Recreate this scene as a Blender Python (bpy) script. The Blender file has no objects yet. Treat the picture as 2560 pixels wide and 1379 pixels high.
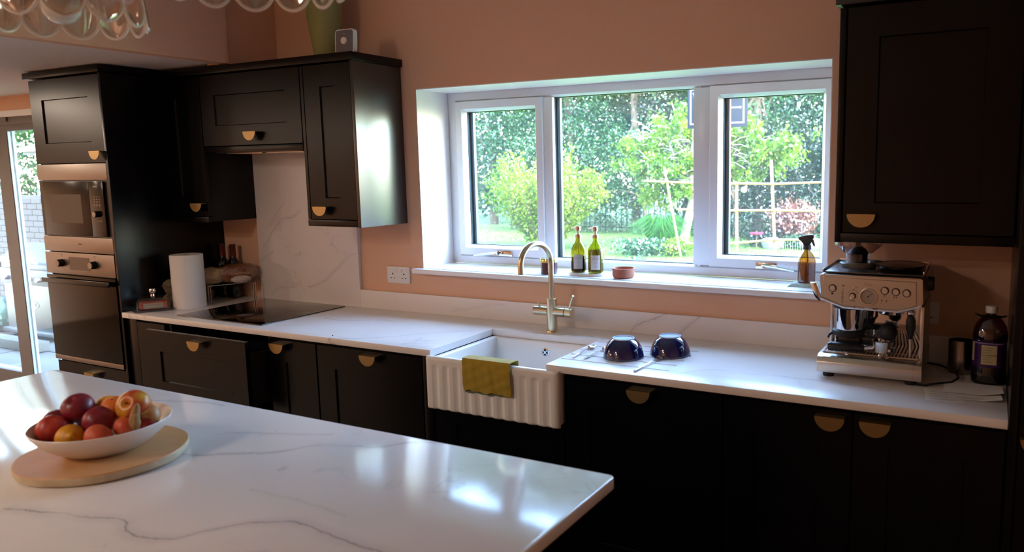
import bpy, bmesh, math, random
import numpy as np
from mathutils import Vector, Matrix

# ---------------------------------------------------------------- camera
S = bpy.context.scene
COL = S.collection
YAW, PIT, ROL = .4751, -.1321, -.0140
FPX, PPX, PPY = 1912.12, 1493.56, 670.74
fwd = Vector((-math.sin(YAW)*math.cos(PIT), math.cos(YAW)*math.cos(PIT), math.sin(PIT)))
r0 = Vector((math.cos(YAW), math.sin(YAW), 0)); u0 = r0.cross(fwd)
rr = r0*math.cos(ROL)+u0*math.sin(ROL); uu = -r0*math.sin(ROL)+u0*math.cos(ROL)
cd = bpy.data.cameras.new('camera'); cam = bpy.data.objects.new('camera', cd); COL.objects.link(cam)
M = Matrix((rr, uu, -fwd)).transposed().to_4x4(); M.translation = Vector((3.6488, -2.9404, 1.6163))
cam.matrix_world = M
cd.sensor_width = 36; cd.lens = FPX*36/2560
cd.shift_x = (1280-PPX)/2560; cd.shift_y = (PPY-689.5)/2560
cd.clip_start = .05; cd.clip_end = 200
cd.dof.use_dof = True; cd.dof.focus_distance = 3.7; cd.dof.aperture_fstop = 3.4
S.camera = cam
# ---------------------------------------------------------------- light
S.view_settings.view_transform = 'Standard'; S.view_settings.look = 'None'
S.view_settings.gamma = 1; S.view_settings.use_curve_mapping = False
S.view_settings.exposure = 4.22
W = bpy.data.worlds.new('world'); S.world = W; W.use_nodes = True
wn = W.node_tree; bg = wn.nodes['Background']
sky = wn.nodes.new('ShaderNodeTexSky'); sky.sky_type = 'NISHITA'; sky.sun_disc = False
sky.sun_elevation = math.radians(50); sky.sun_rotation = math.radians(125)
sky.air_density = 1.0; sky.dust_density = .8; sky.ozone_density = 1.6
wn.links.new(sky.outputs[0], bg.inputs[0]); bg.inputs[1].default_value = .5
sl = bpy.data.lights.new('sun', 'SUN'); sl.energy = .78; sl.angle = math.radians(.6); sl.color = (1, .95, .86)
so = bpy.data.objects.new('sun', sl); COL.objects.link(so)
so.rotation_euler = Vector((-.55, .42, -.85)).to_track_quat('-Z', 'Y').to_euler()
def portal(loc, rot, sx, sy):
    l = bpy.data.lights.new('portal', 'AREA'); l.shape = 'RECTANGLE'; l.size = sx; l.size_y = sy
    l.cycles.is_portal = True
    o = bpy.data.objects.new('portal', l); COL.objects.link(o); o.location = loc; o.rotation_euler = rot
portal((2.14, .34, 1.56), (math.radians(-90), 0, 0), 1.95, .87)
portal((-3.58, .2, 1.02), (math.radians(-90), 0, 0), 2.66, 2.04)
def lamp(loc, power, size, color=(1, .86, .7)):
    l = bpy.data.lights.new('warm_fill_light', 'AREA'); l.shape = 'DISK'; l.size = size; l.energy = power; l.color = color
    o = bpy.data.objects.new('warm_fill_light', l); COL.objects.link(o); o.location = loc

for lx_, ly_, lp in ((.9, -3.9, 1.5), (.9, -5.0, 1.5), (-2.5, -3.9, 2.6), (-2.5, -1.6, 1.6), (-3.8, -2.6, 2.6), (-3.8, -4.2, 2.6)):  # warm fill lights added out of view; no such fittings known
    lamp((lx_, ly_, 2.60 if lx_ > .3 else 2.14), lp, .3, (1, .80, .62) if lx_ < -1 else (1, .86, .72))
# ---------------------------------------------------------------- helpers
def lin(c):
    if isinstance(c, str):
        c = tuple(int(c[i:i+2], 16)/255 for i in (0, 2, 4))
    return tuple((x/12.92 if x <= .04045 else ((x+.055)/1.055)**2.4) for x in c)
MATS = {}
class NT:
    def __init__(s, name):
        s.m = bpy.data.materials.new(name); s.m.use_nodes = True; s.t = s.m.node_tree; s.t.nodes.clear()
        s.out = s.n('ShaderNodeOutputMaterial')
    def n(s, t, **k):
        o = s.t.nodes.new(t)
        for a, v in k.items(): setattr(o, a, v)
        return o
    def l(s, a, b): s.t.links.new(a, b)
    def math(s, op, a, b=None, c=None, clamp=False):
        n = s.n('ShaderNodeMath', operation=op); n.use_clamp = clamp
        for i, v in enumerate((a, b, c)):
            if v is None: continue
            if isinstance(v, (int, float)): n.inputs[i].default_value = v
            else: s.l(v, n.inputs[i])
        return n.outputs[0]
    def noise(s, scale, detail=3, rough=.5, vec=None, dim='3D'):
        n = s.n('ShaderNodeTexNoise'); n.inputs['Scale'].default_value = scale; n.inputs['Detail'].default_value = detail
        n.inputs['Roughness'].default_value = rough
        if vec is not None: s.l(vec, n.inputs['Vector'])
        return n
    def mix(s, f, a, b):
        n = s.n('ShaderNodeMix', data_type='RGBA')
        for i, v in ((0, f), (6, a), (7, b)):
            if isinstance(v, (int, float)): n.inputs[i].default_value = v
            elif isinstance(v, tuple): n.inputs[i].default_value = (*v, 1)[:4]
            else: s.l(v, n.inputs[i])
        return n.outputs[2]
    def ramp(s, f, stops):
        n = s.n('ShaderNodeValToRGB'); e = n.color_ramp.elements
        while len(e) < len(stops): e.new(.5)
        for q, (p, c) in zip(e, stops): q.position = p; q.color = (*c, 1) if len(c) == 3 else c
        s.l(f, n.inputs[0]); return n.outputs[0]
    def geo(s): return s.n('ShaderNodeNewGeometry').outputs['Position']
def pbr(name, col, rough=.5, metal=0, spec=None, coat=0, bump=None, vary=None, trans=0, emit=None, sheen=0, rvary=0, aniso=None):
    if name in MATS: return MATS[name]
    t = NT(name); p = t.n('ShaderNodeBsdfPrincipled'); t.l(p.outputs[0], t.out.inputs[0])
    c = lin(col); p.inputs['Base Color'].default_value = (*c, 1)
    p.inputs['Roughness'].default_value = rough; p.inputs['Metallic'].default_value = metal
    if spec is not None: p.inputs['Specular IOR Level'].default_value = spec
    if coat: p.inputs['Coat Weight'].default_value = coat; p.inputs['Coat Roughness'].default_value = .05
    if trans: p.inputs['Transmission Weight'].default_value = trans
    if sheen: p.inputs['Sheen Weight'].default_value = sheen
    if emit: p.inputs['Emission Color'].default_value = (*lin(emit[0]), 1); p.inputs['Emission Strength'].default_value = emit[1]
    tc = t.n('ShaderNodeTexCoord').outputs['Object']
    if vary:
        sc, amt, c2 = vary
        n = t.noise(sc, 4, .6, tc); f = t.math('MULTIPLY', t.ramp(n.outputs[0], [(.35, (0, 0, 0)), (.65, (1, 1, 1))]), amt)
        t.l(t.mix(f, c, lin(c2)), p.inputs['Base Color'])
    if rvary:
        n = t.noise(6, 4, .6, tc); t.l(t.math('ADD', t.math('MULTIPLY', n.outputs[0], rvary), rough-rvary/2), p.inputs['Roughness'])
    if aniso:
        mp = t.n('ShaderNodeMapping'); t.l(tc, mp.inputs[0]); mp.inputs['Scale'].default_value = aniso
        n = t.noise(60, 3, .6, mp.outputs[0]); b = t.n('ShaderNodeBump'); b.inputs['Strength'].default_value = .06; b.inputs['Distance'].default_value = .002
        t.l(n.outputs[0], b.inputs['Height']); t.l(b.outputs[0], p.inputs['Normal'])
        t.l(t.math('ADD', t.math('MULTIPLY', n.outputs[0], .18), rough-.09), p.inputs['Roughness'])
    if bump:
        sc, st = bump; n = t.noise(sc, 5, .6, tc); b = t.n('ShaderNodeBump')
        b.inputs['Strength'].default_value = st; b.inputs['Distance'].default_value = .01
        t.l(n.outputs[0], b.inputs['Height']); t.l(b.outputs[0], p.inputs['Normal'])
    MATS[name] = t.m; return t.m
def clear(name, col=(1, 1, 1), refl=.08, rough=.0, haze=0.0):
    """thin clear pane: see-through with a mirror share that grows at grazing angles"""
    if name in MATS: return MATS[name]
    t = NT(name); tr = t.n('ShaderNodeBsdfTransparent'); tr.inputs[0].default_value = (*col, 1)
    g = t.n('ShaderNodeBsdfGlossy'); g.inputs['Roughness'].default_value = rough
    lw = t.n('ShaderNodeLayerWeight'); lw.inputs[0].default_value = .5
    f = t.math('MINIMUM', t.math('ADD', t.math('MULTIPLY', t.math('POWER', lw.outputs['Facing'], 4.5), .8), refl), .85)
    m = t.n('ShaderNodeMixShader'); t.l(f, m.inputs[0]); t.l(tr.outputs[0], m.inputs[1]); t.l(g.outputs[0], m.inputs[2])
    o = m.outputs[0]
    if haze:
        d = t.n('ShaderNodeBsdfTranslucent'); d.inputs[0].default_value = (.9, .95, 1, 1)
        m2 = t.n('ShaderNodeMixShader'); m2.inputs[0].default_value = haze; t.l(o, m2.inputs[1]); t.l(d.outputs[0], m2.inputs[2]); o = m2.outputs[0]
    t.l(o, t.out.inputs[0]); MATS[name] = t.m; return t.m

ORG = {}
class G:
    def __init__(s): s.b = bmesh.new()
    def _fin(s, vs, bev=0, seg=2, edges=None):
        if bev:
            es = edges if edges is not None else list({e for v in vs for e in v.link_edges})
            bmesh.ops.bevel(s.b, geom=es, offset=bev, segments=seg, affect='EDGES', profile=.6, clamp_overlap=True)
        return s
    def box(s, x0, y0, z0, x1, y1, z1, bev=0, seg=2, rot=None, piv=None):
        c = [(x, y, z) for x in (x0, x1) for y in (y0, y1) for z in (z0, z1)]
        if rot is not None:
            p = Vector(piv if piv is not None else ((x0+x1)/2, (y0+y1)/2, (z0+z1)/2)); c = [rot @ (Vector(q)-p)+p for q in c]
        v = [s.b.verts.new(q) for q in c]
        for f in ((0, 1, 3, 2), (4, 6, 7, 5), (0, 4, 5, 1), (2, 3, 7, 6), (0, 2, 6, 4), (1, 5, 7, 3)):
            s.b.faces.new([v[i] for i in f])
        return s._fin(v, bev, seg)
    def rings(s, rings, cap=True, close=False):
        R = [[s.b.verts.new(p) for p in r] for r in rings]; n = len(R[0])
        pairs = list(zip(R, R[1:])) + ([(R[-1], R[0])] if close else [])
        for a, b in pairs:
            for i in range(n):
                j = (i+1) % n; s.b.faces.new((a[i], a[j], b[j], b[i]))
        if cap and not close:
            s.b.faces.new(R[0][::-1]); s.b.faces.new(R[-1])
        return s
    def cyl(s, p0, p1, r0, r1=None, n=24, bev=0):
        p0, p1 = Vector(p0), Vector(p1); r1 = r0 if r1 is None else r1
        d = (p1-p0).normalized(); a = d.orthogonal().normalized(); b = d.cross(a)
        def ring(p, r): return [p+(a*math.cos(t)+b*math.sin(t))*r for t in (2*math.pi*i/n for i in range(n))]
        if bev:
            return s.rings([ring(p0, r0-bev), ring(p0+d*bev, r0), ring(p1-d*bev, r1), ring(p1, r1-bev)])
        return s.rings([ring(p0, r0), ring(p1, r1)])
    def lathe(s, prof, cx=0, cy=0, cz=0, n=40, sx=1, sy=1, wob=None):
        R = []
        for r, z in prof:
            r = max(r, 1e-5)
            R.append([((cx+r*sx*math.cos(t)*(wob(t, z) if wob else 1)), cy+r*sy*math.sin(t)*(wob(t, z) if wob else 1), cz+z) for t in (2*math.pi*i/n for i in range(n))])
        return s.rings(R)
    def tube(s, pts, r, n=10, flat=1):
        pts = [Vector(p) for p in pts]; rs = r if isinstance(r, (list, tuple)) else [r]*len(pts)
        up = None; R = []
        for i, p in enumerate(pts):
            d = (pts[min(i+1, len(pts)-1)]-pts[max(i-1, 0)]).normalized()
            if up is None: up = d.orthogonal().normalized()
            up = (up-d*up.dot(d)).normalized(); b = d.cross(up)
            R.append([p+(up*math.cos(t)*flat+b*math.sin(t))*rs[i] for t in (2*math.pi*k/n for k in range(n))])
        return s.rings(R)
    def prism(s, poly, axis, a, b, bev=0, seg=2):
        def P(u, v, w): return {'x': (w, u, v), 'y': (u, w, v), 'z': (u, v, w)}[axis]
        A = [s.b.verts.new(P(u, v, a)) for u, v in poly]; B = [s.b.verts.new(P(u, v, b)) for u, v in poly]
        n = len(A)
        for i in range(n): j = (i+1) % n; s.b.faces.new((A[i], A[j], B[j], B[i]))
        s.b.faces.new(A[::-1]); s.b.faces.new(B)
        return s._fin(A+B, bev, seg)
    def ell(s, c, rx, ry=None, rz=None, n=24, m=14, rot=None, f=None):
        ry = rx if ry is None else ry; rz = rx if rz is None else rz; R = []
        for i in range(m+1):
            a = -math.pi/2+math.pi*i/m; a = max(min(a, math.pi/2-.03), -math.pi/2+.03); ring = []
            for k in range(n):
                t = 2*math.pi*k/n; v = Vector((math.cos(a)*math.cos(t), math.cos(a)*math.sin(t), math.sin(a)))
                if f: v = v*f(v)
                v = Vector((v.x*rx, v.y*ry, v.z*rz))
                if rot: v = rot @ v
                ring.append(v+Vector(c))
            R.append(ring)
        return s.rings(R)
    def shaker(s, x0, x1, z0, z1, yf, th=.02, fr=.1, dep=.007, frb=None):
        """door slab facing -y with a recessed centre panel"""
        yb = yf+th; frb = frb or fr
        o = [(x0, z0), (x1, z0), (x1, z1), (x0, z1)]
        i1 = [(x0+fr, z0+frb), (x1-fr, z0+frb), (x1-fr, z1-frb), (x0+fr, z1-frb)]; e = .0035
        i2 = [(x0+fr+e, z0+frb+e), (x1-fr-e, z0+frb+e), (x1-fr-e, z1-frb-e), (x0+fr+e, z1-frb-e)]
        b = .0015
        ob = [(x0-b+b, z0, yb)]
        def ring(q, y): return [s.b.verts.new((a, y, c)) for a, c in q]
        oo = [(x0+b, z0+b), (x1-b, z0+b), (x1-b, z1-b), (x0+b, z1-b)]
        Rs = [ring(o, yb), ring(o, yf+b), ring(oo, yf), ring(i1, yf), ring(i2, yf+dep)]
        for A, B in zip(Rs, Rs[1:]):
            for i in range(4): j = (i+1) % 4; s.b.faces.new((A[i], A[j], B[j], B[i]))
        s.b.faces.new(Rs[-1]); s.b.faces.new(Rs[0][::-1])
        return s
    def grid(s, xs, ys, ztop, zbot):
        """slab from a cell grid; ztop(i,j) gives the top height of a cell or None for a hole"""
        nx, ny = len(xs)-1, len(ys)-1; V = {}
        def v(x, y, z):
            k = (round(x, 5), round(y, 5), round(z, 5))
            if k not in V: V[k] = s.b.verts.new(k)
            return V[k]
        def face(*p):
            q = [v(*a) for a in p]
            if len(set(q)) == len(q):
                try: s.b.faces.new(q)
                except ValueError: pass
        T = [[ztop(i, j) for j in range(ny)] for i in range(nx)]
        g = lambda i, j: T[i][j] if 0 <= i < nx and 0 <= j < ny else None
        for i in range(nx):
            for j in range(ny):
                z = T[i][j]
                if z is None: continue
                x0, x1, y0, y1 = xs[i], xs[i+1], ys[j], ys[j+1]
                face((x0, y0, z), (x1, y0, z), (x1, y1, z), (x0, y1, z))
                face((x0, y1, zbot), (x1, y1, zbot), (x1, y0, zbot), (x0, y0, zbot))
                for di, dj, a, b in ((-1, 0, (x0, y1), (x0, y0)), (1, 0, (x1, y0), (x1, y1)), (0, -1, (x0, y0), (x1, y0)), (0, 1, (x1, y1), (x0, y1))):
                    w = g(i+di, j+dj); lo = zbot if w is None else w
                    if lo < z-1e-6: face((*a, lo), (*b, lo), (*b, z), (*a, z))
        return s
    def mesh(s, name, smooth=35, org=(0, 0, 0)):
        bmesh.ops.remove_doubles(s.b, verts=s.b.verts[:], dist=1e-6)
        bmesh.ops.recalc_face_normals(s.b, faces=s.b.faces[:])
        if any(org): bmesh.ops.translate(s.b, verts=s.b.verts[:], vec=-Vector(org))
        me = bpy.data.meshes.new(name); s.b.to_mesh(me); s.b.free()
        if smooth: me.shade_smooth(); me.set_sharp_from_angle(angle=math.radians(smooth))
        return me
def meta(o, label=None, cat=None, group=None, kind=None):
    for k, v in (('label', label), ('category', cat), ('group', group), ('kind', kind)):
        if v: o[k] = v
    return o
def thing(name, label, cat, loc=(0, 0, 0), rotz=0, group=None, local=False, kind=None):
    o = bpy.data.objects.new(name, None); COL.objects.link(o); o.location = loc; o.rotation_euler = (0, 0, rotz)
    o.empty_display_size = .05; ORG[o] = (0, 0, 0) if local else tuple(loc)
    return meta(o, label, cat, group, kind)
def part(name, g, mat, parent, smooth=35, label=None, kind=None):
    me = g if isinstance(g, bpy.types.Mesh) else g.mesh(name, smooth, ORG[parent])
    if not me.materials: me.materials.append(mat)
    o = bpy.data.objects.new(name, me); COL.objects.link(o); o.parent = parent; ORG[o] = ORG[parent]
    if label: o['label'] = label
    if kind: o['kind'] = kind
    return o
def single(name, g, mat, label, cat, loc=(0, 0, 0), group=None, smooth=35, kind=None, local=False):
    me = g if isinstance(g, bpy.types.Mesh) else g.mesh(name, smooth, (0, 0, 0) if local else loc)
    if not me.materials: me.materials.append(mat)
    o = bpy.data.objects.new(name, me); COL.objects.link(o); o.location = loc; ORG[o] = tuple(loc)
    return meta(o, label, cat, group, kind)
def struct(name, g, mat, parent=None, smooth=35):
    if parent: return part(name, g, mat, parent, smooth)
    return single(name, g, mat, None, None, kind='structure', smooth=smooth)
def dup(o, loc=None, rotz=None, label=None, parent=None):
    c = o.copy(); COL.objects.link(c)
    if parent: c.parent = parent
    if loc is not None: c.location = loc
    if rotz is not None: c.rotation_euler = (0, 0, rotz)
    if label: c['label'] = label
    for ch in list(o.children): dup(ch, parent=c)
    return c
TXT = {}
def text(name, s, size, mat, parent, M, ext=.0003, align='CENTER', label=None):
    cu = bpy.data.curves.new(name, 'FONT'); cu.body = s; cu.size = size; cu.extrude = ext; cu.align_x = align; cu.align_y = 'CENTER'
    cu.resolution_u = 3
    o = bpy.data.objects.new(name, cu); COL.objects.link(o)
    dg = bpy.context.evaluated_depsgraph_get(); me = bpy.data.meshes.new_from_object(o.evaluated_get(dg))
    bpy.data.objects.remove(o); bpy.data.curves.remove(cu)
    me.transform(M); me.transform(Matrix.Translation(-Vector(ORG[parent]))); me.materials.clear(); me.materials.append(mat)
    q = bpy.data.objects.new(name, me); COL.objects.link(q); q.parent = parent; ORG[q] = ORG[parent]
    return q
FRONT = Matrix(((1, 0, 0, 0), (0, 0, -1, 0), (0, 1, 0, 0), (0, 0, 0, 1)))   # text plane facing -y
def TL(x, y, z, R=FRONT): return Matrix.Translation((x, y, z)) @ R

# ---------------------------------------------------------------- materials
wallm = pbr('peach_wall_paint', (.88, .70, .585), .75, spec=.25, bump=(220, .03), vary=(1.4, .35, (.87, .685, .565)))
ceilm = pbr('ceiling_paint', (.90, .86, .84), .85)
navy = pbr('navy_black_cabinet_paint', (.028, .030, .042), .27, spec=.24)
navyp = pbr('navy_paint_raised_sheen', (.040, .046, .060), .30, spec=1.0, coat=.0)  # same cabinet paint, sheen raised to imitate the strong window reflection
carc = pbr('dark_carcass', (.035, .035, .04), .6)
brass = pbr('brushed_brass', (.66, .56, .38), .40, metal=1, aniso=(1, 1, 12))
steela = pbr('brushed_steel_appliance', (.55, .51, .48), .38, metal=1, aniso=(.6, 1, 14))
steel = pbr('brushed_steel', (.80, .77, .73), .33, metal=1, aniso=(.6, 1, 14))
chrome = pbr('polished_chrome', (.86, .86, .87), .06, metal=1)
gold = pbr('brushed_pale_gold_tap', (.86, .81, .69), .26, metal=1)
blackp = pbr('black_plastic', (.05, .05, .055), .38)
matblk = pbr('matt_black_rubber', (.035, .035, .037), .6)
blackg = pbr('black_glass', (.02, .02, .022), .04, spec=.8)
ovg = pbr('oven_door_glass', (.02, .018, .018), .10, spec=.22)
upvc = pbr('white_window_plastic', (.90, .90, .91), .22)
trimw = pbr('white_gloss_trim', (.93, .92, .92), .25)
ceram = pbr('white_fireclay', (.93, .91, .89), .12, coat=.6)
whitep = pbr('white_plastic', (.88, .87, .86), .35)
paper = pbr('white_paper', (.90, .88, .87), .8)
glassp = clear('window_glass', (.93, .97, .95), .022, haze=.008)
jar = clear('clear_plastic_smoky', (.86, .82, .82), .05)
cglass = clear('clear_glass', (.94, .94, .93), .10)
def quartz(name, veins, axis='xy', rough=.11):
    """white engineered stone: drawn veins follow float curves, hair veins come from warped noise"""
    t = NT(name); p = t.n('ShaderNodeBsdfPrincipled'); t.l(p.outputs[0], t.out.inputs[0])
    pos = t.geo(); sp = t.n('ShaderNodeSeparateXYZ'); t.l(pos, sp.inputs[0])
    X = sp.outputs['XYZ'.index(axis[0].upper())]; Y = sp.outputs['XYZ'.index(axis[1].upper())]
    n1 = t.noise(2.2, 4, .6, pos); n2 = t.noise(14, 4, .7, pos); n3 = t.noise(5, 3, .5, pos)
    wob = t.math('ADD', t.math('MULTIPLY', t.math('SUBTRACT', n2.outputs[0], .5), .035), t.math('MULTIPLY', t.math('SUBTRACT', n3.outputs[0], .5), .02))
    tot = None
    for pts, wd, st in veins:
        x0, x1 = pts[0][0], pts[-1][0]; ys = [q[1] for q in pts]; y0, y1 = min(ys)-.01, max(ys)+.01
        f = t.math('DIVIDE', t.math('SUBTRACT', X, x0), x1-x0)
        fc = t.n('ShaderNodeFloatCurve'); c = fc.mapping.curves[0]
        while len(c.points) < len(pts): c.points.new(.5, .5)
        for q, (a, b) in zip(c.points, pts): q.location = ((a-x0)/(x1-x0), (b-y0)/(y1-y0))
        fc.mapping.update(); t.l(f, fc.inputs['Value'])
        yy = t.math('ADD', t.math('MULTIPLY', fc.outputs[0], y1-y0), y0)
        d = t.math('ABSOLUTE', t.math('ADD', t.math('SUBTRACT', Y, yy), wob))
        line = t.math('SUBTRACT', 1, t.math('DIVIDE', d, wd), clamp=True)
        soft = t.math('MULTIPLY', t.math('SUBTRACT', 1, t.math('DIVIDE', d, wd*7), clamp=True), .22)
        line = t.math('MAXIMUM', line, soft)
        inside = t.math('MULTIPLY', t.math('GREATER_THAN', f, 0), t.math('LESS_THAN', f, 1))
        brk = t.math('MULTIPLY', t.math('SUBTRACT', n3.outputs[0], .36), 5, clamp=True)
        v = t.math('MULTIPLY', t.math('MULTIPLY', line, inside), t.math('MULTIPLY', t.math('ADD', brk, .35, clamp=True), st))
        tot = v if tot is None else t.math('MAXIMUM', tot, v)
    n4 = t.n('ShaderNodeTexNoise'); n4.inputs['Scale'].default_value = 1.15; n4.inputs['Detail'].default_value = 5; n4.inputs['Roughness'].default_value = .62; n4.inputs['Distortion'].default_value = .7
    mp = t.n('ShaderNodeMapping'); mp.inputs['Rotation'].default_value = (.3, .2, .7); mp.inputs['Location'].default_value = (3.1, 7.3, 1.2); t.l(pos, mp.inputs[0]); t.l(mp.outputs[0], n4.inputs['Vector'])
    hv = t.math('SUBTRACT', 1, t.math('DIVIDE', t.math('ABSOLUTE', t.math('SUBTRACT', n4.outputs[0], .5)), .006), clamp=True)
    msk = t.math('MULTIPLY', t.math('SUBTRACT', n1.outputs[0], .52), 6, clamp=True)
    hv = t.math('MULTIPLY', t.math('MULTIPLY', hv, msk), .45)
    tot = hv if tot is None else t.math('MAXIMUM', tot, hv)
    cloud = t.mix(t.math('MULTIPLY', t.ramp(n1.outputs[0], [(.35, (0, 0, 0)), (.7, (1, 1, 1))]), .5), lin((.905, .875, .86)), lin((.865, .835, .825)))
    t.l(t.mix(tot, cloud, lin((.52, .50, .53))), p.inputs['Base Color'])
    p.inputs['Roughness'].default_value = rough; p.inputs['Specular IOR Level'].default_value = .42
    MATS[name] = t.m; return t.m
isl_q = quartz('island_quartz', [
    ([(1.62, -1.80), (1.877, -1.768), (1.951, -1.722), (2.07, -1.651), (2.13, -1.576), (2.272, -1.523), (2.333, -1.456), (2.42, -1.43)], .0035, .9),
    ([(1.80, -2.14), (1.89, -2.115), (2.044, -2.076), (2.10, -2.062), (2.15, -2.088), (2.238, -2.079), (2.293, -2.016), (2.378, -1.933), (2.447, -1.914), (2.571, -1.928), (2.673, -1.932), (2.80, -1.97)], .0045, .85),
    ([(1.80, -1.64), (1.85, -1.60), (1.95, -1.558), (2.02, -1.533), (2.1, -1.50)], .003, .55),
    ([(1.30, -1.52), (1.40, -1.49), (1.47, -1.468), (1.54, -1.452), (1.6, -1.45)], .003, .6),
    ([(2.2, -1.842), (2.325, -1.837), (2.457, -1.839), (2.5, -1.85)], .002, .3)])
wt_q = quartz('worktop_quartz', [
    ([(.80, -.30), (.92, -.321), (1.0, -.29), (1.10, -.24), (1.2, -.25)], .003, .5),
    ([(1.15, -.63), (1.25, -.60), (1.375, -.517), (1.486, -.391), (1.56, -.33), (1.65, -.25)], .003, .55),
    ([(2.70, -.57), (2.748, -.517), (2.84, -.447), (2.885, -.455), (3.046, -.438), (3.25, -.445), (3.4, -.47)], .003, .6)], rough=.27)
up_q = quartz('upstand_quartz', [
    ([(1.35, .93), (1.50, .96), (1.62, .985), (1.66, .99)], .002, .4), ([(2.30, .91), (2.34, .95), (2.42, .985), (2.47, 1.01)], .0035, .6),
    ([(2.50, .90), (2.528, .93), (2.589, .985), (2.62, 1.01)], .0035, .7)], 'xz', .32)
sp_q = quartz('splashback_quartz', [
    ([(.06, 1.20), (.10, 1.24), (.16, 1.31), (.24, 1.36), (.30, 1.372), (.36, 1.40)], .003, .65),
    ([(.10, 1.32), (.13, 1.33), (.16, 1.37), (.25, 1.45)], .0025, .5),
    ([(.38, .99), (.45, 1.01), (.53, 1.05), (.60, 1.10), (.68, 1.16), (.78, 1.19)], .003, .6),
    ([(.02, 1.11), (.08, 1.15), (.14, 1.18)], .002, .5), ([(.10, .93), (.18, .98), (.26, .99), (.34, 1.03)], .002, .4)], 'xz', .3)
# ================================================================ the room
# window wall y 0..0.33 with openings for the window and the garden doors
WX0, WX1, WZ0, WZ1 = 1.167, 3.114, 1.108, 1.998
DX0, DX1, DZ1 = -4.91, -1.80, 2.045
g = G()
g.box(-5.6, 0, 0, DX0, .33, 2.9).box(DX0, 0, DZ1, DX1, .33, 2.9).box(DX1, 0, 0, WX0, .33, 2.9)
g.box(WX0, 0, 0, WX1, .33, WZ0).box(WX0, 0, WZ1, WX1, .33, 2.9).box(WX1, 0, 0, 4.9, .33, 2.9)
struct('wall_back', g, wallm)
revm = pbr('white_reveal_paint', (.93, .885, .87), .6)
g = G(); g.box(WX0-.002, .001, WZ0, WX0+.004, .24, WZ1).box(WX1-.004, .001, WZ0, WX1+.002, .24, WZ1).box(WX0, .001, WZ1-.004, WX1, .24, WZ1+.002)
struct('trim_1', g, revm)
g = G(); g.box(4.4, -5.6, 0, 4.7, .33, 2.9); struct('wall_right', g, wallm)
struct('wall_front', G().box(-5.6, -5.9, 0, 4.7, -5.6, 2.9), wallm)
g = G(); g.box(-5.6, -5.6, 0, -5.2, 0, 2.9)
struct('wall_left', g, wallm)
floorm = pbr('oak_floor', (.36, .28, .20), .45, vary=(3, .6, (.30, .23, .16)))
g = G()
struct('floor', G().box(-5.6, -5.9, -.12, 4.7, .33, 0), floorm)
struct('ceiling', G().box(.27, -5.9, 2.62, 4.7, .33, 2.9), ceilm)
struct('ceiling_lower', G().box(-5.6, -5.9, 2.155, .22, .0, 2.5), ceilm)
struct('beam', G().box(.2, -5.6, 2.1485, .262, -.31, 2.75), wallm)
struct('wall_nib', G().box(.1, -.31, 2.1485, .246, 0, 2.75), wallm)
struct('trim_2', G().box(DX0-.05, -.012, DZ1-.03, DX1+.05, .06, DZ1+.012), trimw)
# ---------------- sill
g = G(); g.box(WX0, -.02, 1.1085, WX1, .245, 1.1335); g.box(1.132, -.049, 1.1085, 3.149, .0, 1.1335, .009, 3)
struct('window_sill', g, trimw)
# ---------------- window
def frame(g, x0, x1, z0, z1, w, yf, yb, bev=.006):
    wl, wr, wb, wt = w if isinstance(w, tuple) else (w,)*4
    o = [(x0, z0), (x1, z0), (x1, z1), (x0, z1)]; i = [(x0+wl, z0+wb), (x1-wr, z0+wb), (x1-wr, z1-wt), (x0+wl, z1-wt)]
    c = [(x0+wl-bev, z0+wb-bev), (x1-wr+bev, z0+wb-bev), (x1-wr+bev, z1-wt+bev), (x0+wl-bev, z1-wt+bev)]
    s = g.b; R = [[s.verts.new((a, y, b)) for a, b in q] for q, y in ((o, yb), (o, yf+.002), ([(a+(.002 if k in (0, 3) else -.002), b+(.002 if k < 2 else -.002)) for k, (a, b) in enumerate(o)], yf), (c, yf), (i, yf+bev*1.6), (i, yb))]
    for A, B in zip(R, R[1:]+R[:1]):
        for k in range(4): j = (k+1) % 4; s.faces.new((A[k], A[j], B[j], B[k]))
    return g
spacer = pbr('dark_glazing_spacer', (.20, .26, .30), .5)
t = thing('window_1', None, None, (2.14, .27, 1.133), kind='structure')
g = G(); yf, yb = .243, .31
frame(g, WX0, 3.121, 1.134, 1.998, (.058, .05, .047, .052), yf, yb, .01)
g.box(1.724, yf, 1.18, 1.783, yb, 1.947, .006).box(2.487, yf, 1.18, 2.571, yb, 1.947, .006)
frame(g, 1.752, 2.52, 1.155, 1.975, .026, .249, .30, .012)
part('window_frame', g, upvc, t)
for i, (x0, x1) in enumerate(((1.222, 1.732), (2.565, 3.085))):
    s = part('sash', frame(G(), x0, x1, 1.178, 1.949, .051, .231, .29, .014), upvc, t)
    part('glass_spacer', frame(G(), x0+.044, x1-.044, 1.222, 1.905, .010, .262, .288, .0), spacer, s)
    part('glass_pane', G().box(x0+.05, .274, 1.228, x1-.05, .278, 1.899), glassp, s)
    part('outer_rebate_strip', G().box(x0+.051, .280, 1.229, x0+.073, .300, 1.898), spacer, s)  # dark strip added to stand for the outer frame rebate
part('glass_spacer', frame(G(), 1.772, 2.499, 1.172, 1.955, .012, .264, .29, .0), spacer, t)
part('glass_pane', G().box(1.78, .274, 1.18, 2.491, .278, 1.947), glassp, t)
part('outer_rebate_strip', G().box(1.784, .280, 1.181, 1.803, .300, 1.946), spacer, t)  # rebate stand-in for the centre pane
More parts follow.
